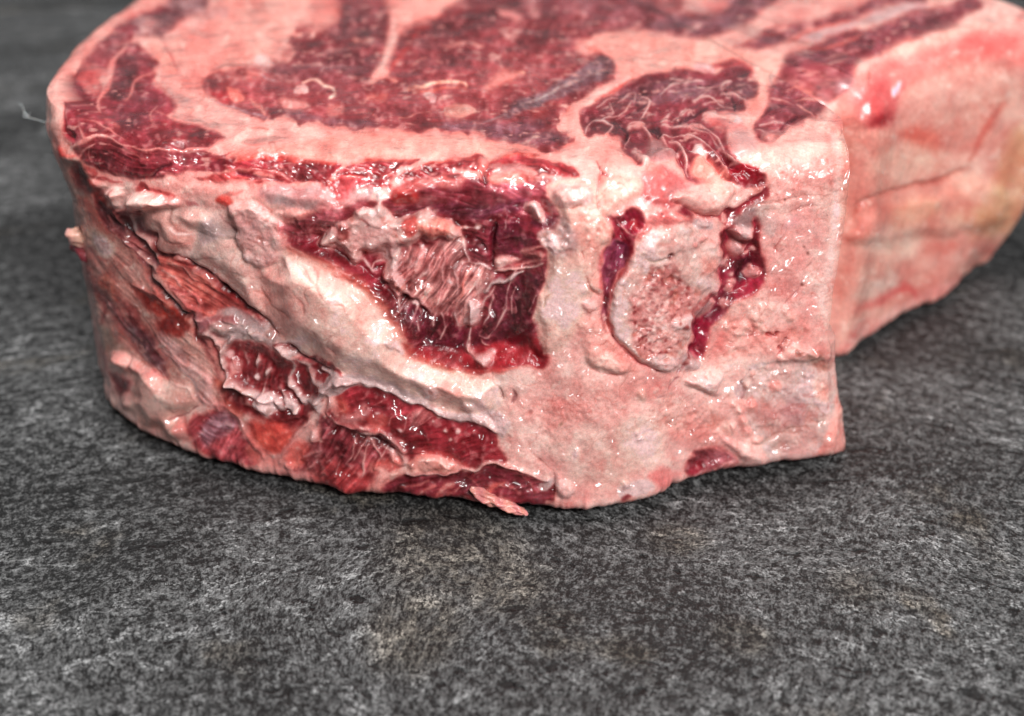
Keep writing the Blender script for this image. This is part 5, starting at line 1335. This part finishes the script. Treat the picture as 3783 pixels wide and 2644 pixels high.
    w2 = nd.new('ShaderNodeTexNoise'); w2.inputs['Scale'].default_value = 160; w2.inputs['Detail'].default_value = 3
    lk.new(tc.outputs['Object'], w2.inputs['Vector'])
    cmr = nd.new('ShaderNodeMapRange'); cmr.inputs['From Min'].default_value = .46; cmr.inputs['From Max'].default_value = .60
    cmr.inputs['To Min'].default_value = .3; cmr.inputs['To Max'].default_value = 1.0
    lk.new(w2.outputs['Fac'], cmr.inputs['Value']); lk.new(cmr.outputs[0], b.inputs['Coat Weight'])
    return m
MEAT = meat_material()

steak = bpy.data.objects.new('rib_steak', None)
COL.objects.link(steak)
steak['label'] = 'thick raw bone-in beef rib steak with marbled red meat and pale fat on dark slate'
steak['category'] = 'steak'
steak.empty_display_size = .02
steak.location = (0, 0.2, 0)

def build_patch(name, mask, label=None):
    """faces of the grid whose cell belongs to this tissue, with their own vertices"""
    rI, cI = np.nonzero(mask)
    if len(rI) == 0:
        return None
    c1 = (cI + 1) % NCOL
    quad = np.stack([rI * NCOL + cI, rI * NCOL + c1, (rI + 1) * NCOL + c1, (rI + 1) * NCOL + cI], 1)
    used, inv = np.unique(quad, return_inverse=True)
    inv = inv.reshape(-1)
    V = Q.reshape(-1, 3)[used] - np.array([0, .2, 0])
    me = bpy.data.meshes.new(name)
    me.vertices.add(len(used)); me.vertices.foreach_set('co', V.astype(f32).ravel())
    nf = len(rI)
    me.loops.add(nf * 4); me.loops.foreach_set('vertex_index', inv.astype(np.int32))
    me.polygons.add(nf)
    me.polygons.foreach_set('loop_start', (np.arange(nf) * 4).astype(np.int32))
    try:
        me.polygons.foreach_set('loop_total', np.full(nf, 4, dtype=np.int32))
    except Exception:
        pass
    me.update(calc_edges=True)
    me.polygons.foreach_set('use_smooth', np.ones(nf, dtype=bool))
    a = me.attributes.new('tissue', 'FLOAT_COLOR', 'POINT')
    cc = np.ones((len(used), 4), dtype=f32); cc[:, :3] = lin.reshape(-1, 3)[used]
    a.data.foreach_set('color', cc.ravel())
    a = me.attributes.new('muscle', 'FLOAT', 'POINT')
    a.data.foreach_set('value', mus.reshape(-1)[used].astype(f32))
    a = me.attributes.new('film', 'FLOAT', 'POINT')
    a.data.foreach_set('value', film.reshape(-1)[used].astype(f32))
    me.normals_split_custom_set_from_vertices(VN.reshape(-1, 3)[used].astype(f32))
    me.materials.append(MEAT)
    o = bpy.data.objects.new(name, me)
    COL.objects.link(o)
    o.parent = steak
    if label:
        o['label'] = label
    return o

pf = pid[:-1, :]
LBL = {'fat_lobe': 'smooth cream lobe of fat', 'rib_bone': 'cut oval rib bone with porous pink marrow',
       'rib_muscle': 'dark red recessed muscle with torn white fibres', 'blood_channel': 'dark red wet channel beside the bone',
       'spinous_muscle': 'frayed muscle with curled pale edges', 'cartilage': 'pale grey cartilage block'}
for k, nm in enumerate(PARTS):
    build_patch(nm, pf == k, LBL.get(nm))

# underside, closing the body
me = bpy.data.meshes.new('underside')
ring = Q[0][::4] - np.array([0, .2, 0])
vv = [tuple(v) for v in ring] + [(0, .06, .0004)]
nn = len(ring)
me.from_pydata(vv, [], [(i, (i + 1) % nn, nn) for i in range(nn)])
me.materials.append(MEAT)
a = me.attributes.new('tissue', 'FLOAT_COLOR', 'POINT')
a.data.foreach_set('color', np.tile(np.array([.30, .06, .06, 1], dtype=f32), nn + 1))
uo = bpy.data.objects.new('underside', me); COL.objects.link(uo); uo.parent = steak

# ------------------------------------------------------------------ loose scraps that belong to the steak
def blob(name, path, radii, colr, parent, flat=1.0, seed=1, nseg=28, amp=.12, off=(0, .2, 0)):
    """tapered lumpy strand along a path"""
    pts = catmull(np.array(path, dtype=float), False, 10)
    rad = np.interp(np.linspace(0, 1, len(pts)), np.linspace(0, 1, len(radii)), radii)
    rs = np.random.default_rng(seed)
    V, Cc = [], []
    L = len(pts)
    ph = rs.random(6) * 6.28
    for i in range(L):
        d = pts[min(i + 1, L - 1)] - pts[max(i - 1, 0)]
        d /= np.linalg.norm(d) + 1e-9
        s = np.cross(d, (0, 0, 1)); s /= np.linalg.norm(s) + 1e-9
        u = np.cross(s, d)
        for k in range(nseg):
            q = 2 * math.pi * k / nseg
            w = 1 + amp * (math.sin(3 * q + ph[0] + i * .35) + .7 * math.sin(5 * q + ph[1] - i * .5) + .5 * math.sin(i * .9 + ph[2] + 2 * q))
            v = pts[i] + rad[i] * w * (s * math.cos(q) + u * math.sin(q) * flat)
            v[2] = max(v[2], .0002)
            V.append(v - np.array(off))
            g = .9 + .2 * rs.random()
            Cc += [colr[0] * g, colr[1] * g * (1 + .1 * math.sin(i * .6 + q)), colr[2] * g, 1]
    F = []
    for i in range(L - 1):
        for k in range(nseg):
            a0 = i * nseg + k; a1 = i * nseg + (k + 1) % nseg
            F.append((a0, a1, a1 + nseg, a0 + nseg))
    F.append(tuple(range(nseg))[::-1]); F.append(tuple((L - 1) * nseg + k for k in range(nseg)))
    me = bpy.data.meshes.new(name)
    me.from_pydata([tuple(v) for v in V], [], F)
    me.polygons.foreach_set('use_smooth', [True] * len(F))
    a = me.attributes.new('tissue', 'FLOAT_COLOR', 'POINT')
    a.data.foreach_set('color', np.array(Cc, dtype=f32))
    a = me.attributes.new('film', 'FLOAT', 'POINT'); a.data.foreach_set('value', np.full(len(V), .5, dtype=f32))
    me.materials.append(MEAT)
    o = bpy.data.objects.new(name, me); COL.objects.link(o)
    if parent:
        o.parent = parent
    return o

def g3(px_, py_, z):
    q = unproject(px_, py_, z)
    return (q[0], q[1], z)
blob('meat_scrap', [g3(1740, 1800, .004), g3(1800, 1835, .0030), g3(1865, 1862, .0020), g3(1925, 1888, .0012), g3(1950, 1902, .0008)],
     [.0005, .0013, .0012, .0007, .00015], (.66, .25, .22), steak, .6, 3, amp=.24)
blob('fat_nub', [g3(300, 880, .032), g3(275, 868, .033), g3(256, 860, .033)], [.002, .0016, .0006], (.70, .36, .30), steak, .9, 8)
blob('side_nub', [g3(318, 950, .030), g3(300, 900, .030), g3(296, 880, .031)], [.001, .0018, .001], (.20, .03, .04), steak, .9, 9)

# a pale sinew thread curling off the left rim
def thread(name, path, rad, parent):
    pts = catmull(np.array(path, dtype=float), False, 8)
    cu = bpy.data.meshes.new(name); V = []; F = []
    ns = 6
    for i, p in enumerate(pts):
        d = pts[min(i + 1, len(pts) - 1)] - pts[max(i - 1, 0)]; d /= np.linalg.norm(d) + 1e-9
        s = np.cross(d, (0, .3, 1)); s /= np.linalg.norm(s); u = np.cross(s, d)
        rr = rad * (1 - .6 * i / len(pts))
        for k in range(ns):
            q = 2 * math.pi * k / ns
            V.append(tuple(p + rr * (s * math.cos(q) + u * math.sin(q)) - np.array([0, .2, 0])))
    for i in range(len(pts) - 1):
        for k in range(ns):
            a0 = i * ns + k; a1 = i * ns + (k + 1) % ns
            F.append((a0, a1, a1 + ns, a0 + ns))
    cu.from_pydata(V, [], F)
    a = cu.attributes.new('tissue', 'FLOAT_COLOR', 'POINT')
    a.data.foreach_set('color', np.tile(np.array([.75, .74, .72, 1], dtype=f32), len(V)))
    cu.materials.append(MEAT)
    o = bpy.data.objects.new(name, cu); COL.objects.link(o); o.parent = parent
    return o
def mpt(x, y, z=.047):
    return g3(x / 2.676, 300 + y / 2.676, z)
thread('sinew_thread', [mpt(460, 410), mpt(400, 390), mpt(340, 372), mpt(290, 360), mpt(235, 350), mpt(240, 320), mpt(270, 335), mpt(300, 315)], .00007, steak)
thread('sinew_thread', [mpt(290, 360), mpt(240, 300), mpt(225, 255), mpt(190, 215)], .00008, steak)

# ------------------------------------------------------------------ slate slab
def slate_material():
    m = bpy.data.materials.new('slate')
    m.use_nodes = True
    nt = m.node_tree; nd = nt.nodes; lk = nt.links
    b = nd['Principled BSDF']
    tc = nd.new('ShaderNodeTexCoord')
    def noise(scale, detail, rough=.6, dist=0, stretch=None, rot=0):
        mp = nd.new('ShaderNodeMapping')
        mp.inputs['Rotation'].default_value = (0, 0, rot)
        mp.inputs['Scale'].default_value = stretch or (1, 1, 1)
        lk.new(WP, mp.inputs['Vector'])
        n = nd.new('ShaderNodeTexNoise')
        n.inputs['Scale'].default_value = scale; n.inputs['Detail'].default_value = detail
        n.inputs['Roughness'].default_value = rough; n.inputs['Distortion'].default_value = dist
        lk.new(mp.outputs[0], n.inputs['Vector'])
        return n.outputs['Fac']
    def rng_(v, a, b_, c=0, d=1, smooth=True):
        r_ = nd.new('ShaderNodeMapRange')
        if smooth: r_.interpolation_type = 'SMOOTHSTEP'
        for k_, x_ in zip(('From Min', 'From Max', 'To Min', 'To Max'), (a, b_, c, d)):
            r_.inputs[k_].default_value = x_
        lk.new(v, r_.inputs['Value']); return r_.outputs[0]
    def math_(op, a, b_):
        r_ = nd.new('ShaderNodeMath'); r_.operation = op
        for k_, x_ in enumerate((a, b_)):
            if isinstance(x_, (int, float)): r_.inputs[k_].default_value = x_
            else: lk.new(x_, r_.inputs[k_])
        return r_.outputs[0]
    # a gentle warp so that the grain direction wanders
    WP = tc.outputs['Object']
    wn = nd.new('ShaderNodeTexNoise'); wn.inputs['Scale'].default_value = 14; wn.inputs['Detail'].default_value = 2
    lk.new(WP, wn.inputs['Vector'])
    sub = nd.new('ShaderNodeVectorMath'); sub.operation = 'SUBTRACT'; sub.inputs[1].default_value = (.5, .5, .5)
    lk.new(wn.outputs['Color'], sub.inputs[0])
    scl = nd.new('ShaderNodeVectorMath'); scl.operation = 'SCALE'; scl.inputs['Scale'].default_value = .022
    lk.new(sub.outputs[0], scl.inputs[0])
    add = nd.new('ShaderNodeVectorMath'); add.operation = 'ADD'
    lk.new(WP, add.inputs[0]); lk.new(scl.outputs[0], add.inputs[1])
    off = nd.new('ShaderNodeVectorMath'); off.operation = 'SUBTRACT'; off.inputs[1].default_value = (-.01, -.03, 0)
    lk.new(add.outputs[0], off.inputs[0])
    sx = nd.new('ShaderNodeSeparateXYZ'); lk.new(off.outputs[0], sx.inputs[0])
    ln = math_('SQRT', math_('ADD', math_('MULTIPLY', sx.outputs[0], sx.outputs[0]), math_('MULTIPLY', sx.outputs[1], sx.outputs[1])), 0)
    an = math_('MULTIPLY', math_('ARCTAN2', sx.outputs[0], sx.outputs[1]), .2)
    cb = nd.new('ShaderNodeCombineXYZ'); lk.new(an, cb.inputs[0]); lk.new(ln, cb.inputs[1])
    WP = cb.outputs[0]
    grain = noise(1900, 3, .85, 0, (1, .8, 1))
    grain2 = noise(700, 3, .7, 0, (1, .75, 1), .05)
    flake = noise(240, 6, .72, .4, (1, 1.25, 1), .05)
    vein = noise(80, 7, .72, .25, (.85, 1.45, 1), .08)
    broad = noise(22, 4, .6)
    stain = noise(34, 4, .65)
    pit = noise(170, 4, .6, .3, (.8, 1.6, 1), .05)
    # thin pale ridges: narrow band of the vein noise
    vb = math_('ABSOLUTE', math_('SUBTRACT', vein, .5), 0)
    ridge = rng_(vb, 0.0, .024, 1, 0)
    ridge = math_('MULTIPLY', math_('MULTIPLY', ridge, rng_(broad, .40, .60)), rng_(flake, .42, .58))
    flakes = rng_(flake, .55, .72)
    g = math_('ADD', rng_(grain, .3, .7, -.5, .5, False), math_('MULTIPLY', rng_(grain2, .3, .7, -.5, .5, False), .8))
    lum = math_('ADD', .042, math_('MULTIPLY', g, .25))
    lum = math_('ADD', lum, math_('MULTIPLY', rng_(broad, .35, .65, -.5, .5), .05))
    lum = math_('ADD', lum, math_('MULTIPLY', math_('MULTIPLY', flakes, .19), rng_(grain, .35, .6)))
    lum = math_('ADD', lum, math_('MULTIPLY', math_('MULTIPLY', ridge, .62), rng_(grain, .3, .6)))
    pits = rng_(pit, .61, .68)
    lum = math_('MULTIPLY', lum, math_('SUBTRACT', 1, math_('MULTIPLY', pits, .85)))
    lum = math_('MAXIMUM', lum, .006)
    cmb = nd.new('ShaderNodeVectorMath'); cmb.operation = 'SCALE'
    mixc = nd.new('ShaderNodeMix'); mixc.data_type = 'RGBA'
    mixc.inputs['A'].default_value = (.99, 1.0, 1.0, 1); mixc.inputs['B'].default_value = (.92, .76, .54, 1)
    sfac = rng_(stain, .56, .70, 0, .7)
    for (px_, py_, rad_) in ((1640, 2060, .016), (1560, 2330, .010), (1850, 2170, .010), (3150, 2160, .008), (2480, 1960, .007), (2680, 2330, .006)):
        q_ = unproject(px_, py_, 0)
        vd = nd.new('ShaderNodeVectorMath'); vd.operation = 'DISTANCE'
        vd.inputs[1].default_value = (float(q_[0]), float(q_[1]), 0)
        lk.new(add.outputs[0], vd.inputs[0])
        sp_ = rng_(vd.outputs['Value'], rad_ * .35, rad_, .75, 0)
        sfac = math_('MAXIMUM', sfac, math_('MULTIPLY', math_('MULTIPLY', sp_, .7), rng_(flake, .35, .55, .4, 1)))
    lk.new(sfac, mixc.inputs['Factor'])
    lk.new(mixc.outputs['Result'], cmb.inputs[0]); lk.new(lum, cmb.inputs['Scale'])
    lk.new(cmb.outputs[0], b.inputs['Base Color'])
    b.inputs['Roughness'].default_value = .55
    b.inputs['Specular IOR Level'].default_value = .35
    hgt = math_('ADD', math_('MULTIPLY', flake, 1.0), math_('MULTIPLY', grain2, .25))
    hgt = math_('ADD', hgt, math_('MULTIPLY', grain, .10))
    hgt = math_('ADD', hgt, math_('MULTIPLY', ridge, .25))
    hgt = math_('SUBTRACT', hgt, math_('MULTIPLY', pits, .6))
    bp = nd.new('ShaderNodeBump'); bp.inputs['Strength'].default_value = 1.0; bp.inputs['Distance'].default_value = .0009
    lk.new(hgt, bp.inputs['Height']); lk.new(bp.outputs['Normal'], b.inputs['Normal'])
    return m
SLATE = slate_material()
n = 240
xs = np.linspace(-.9, .9, n); ys = np.linspace(-.25, 1.55, n)
SX, SY = np.meshgrid(xs, ys)
SZ = np.zeros_like(SX)
for k in range(10):
    fx, fy, ph = rng.normal(0, 26), rng.normal(0, 26), rng.random() * 6.28
    SZ += np.sin(SX * fx + SY * fy + ph) * .00006
SZ -= .0004
V = np.column_stack([SX.ravel(), SY.ravel(), SZ.ravel()])
idx = np.arange(n * n).reshape(n, n)
F = np.stack([idx[:-1, :-1], idx[:-1, 1:], idx[1:, 1:], idx[1:, :-1]], -1).reshape(-1, 4)
me = bpy.data.meshes.new('slate_surface')
me.from_pydata(V.tolist(), [], F.tolist())
me.polygons.foreach_set('use_smooth', [True] * len(F))
me.materials.append(SLATE)
so = bpy.data.objects.new('slate_surface', me); COL.objects.link(so)
so['kind'] = 'structure'
so['label'] = 'dark grey mottled slate surface under the steak'
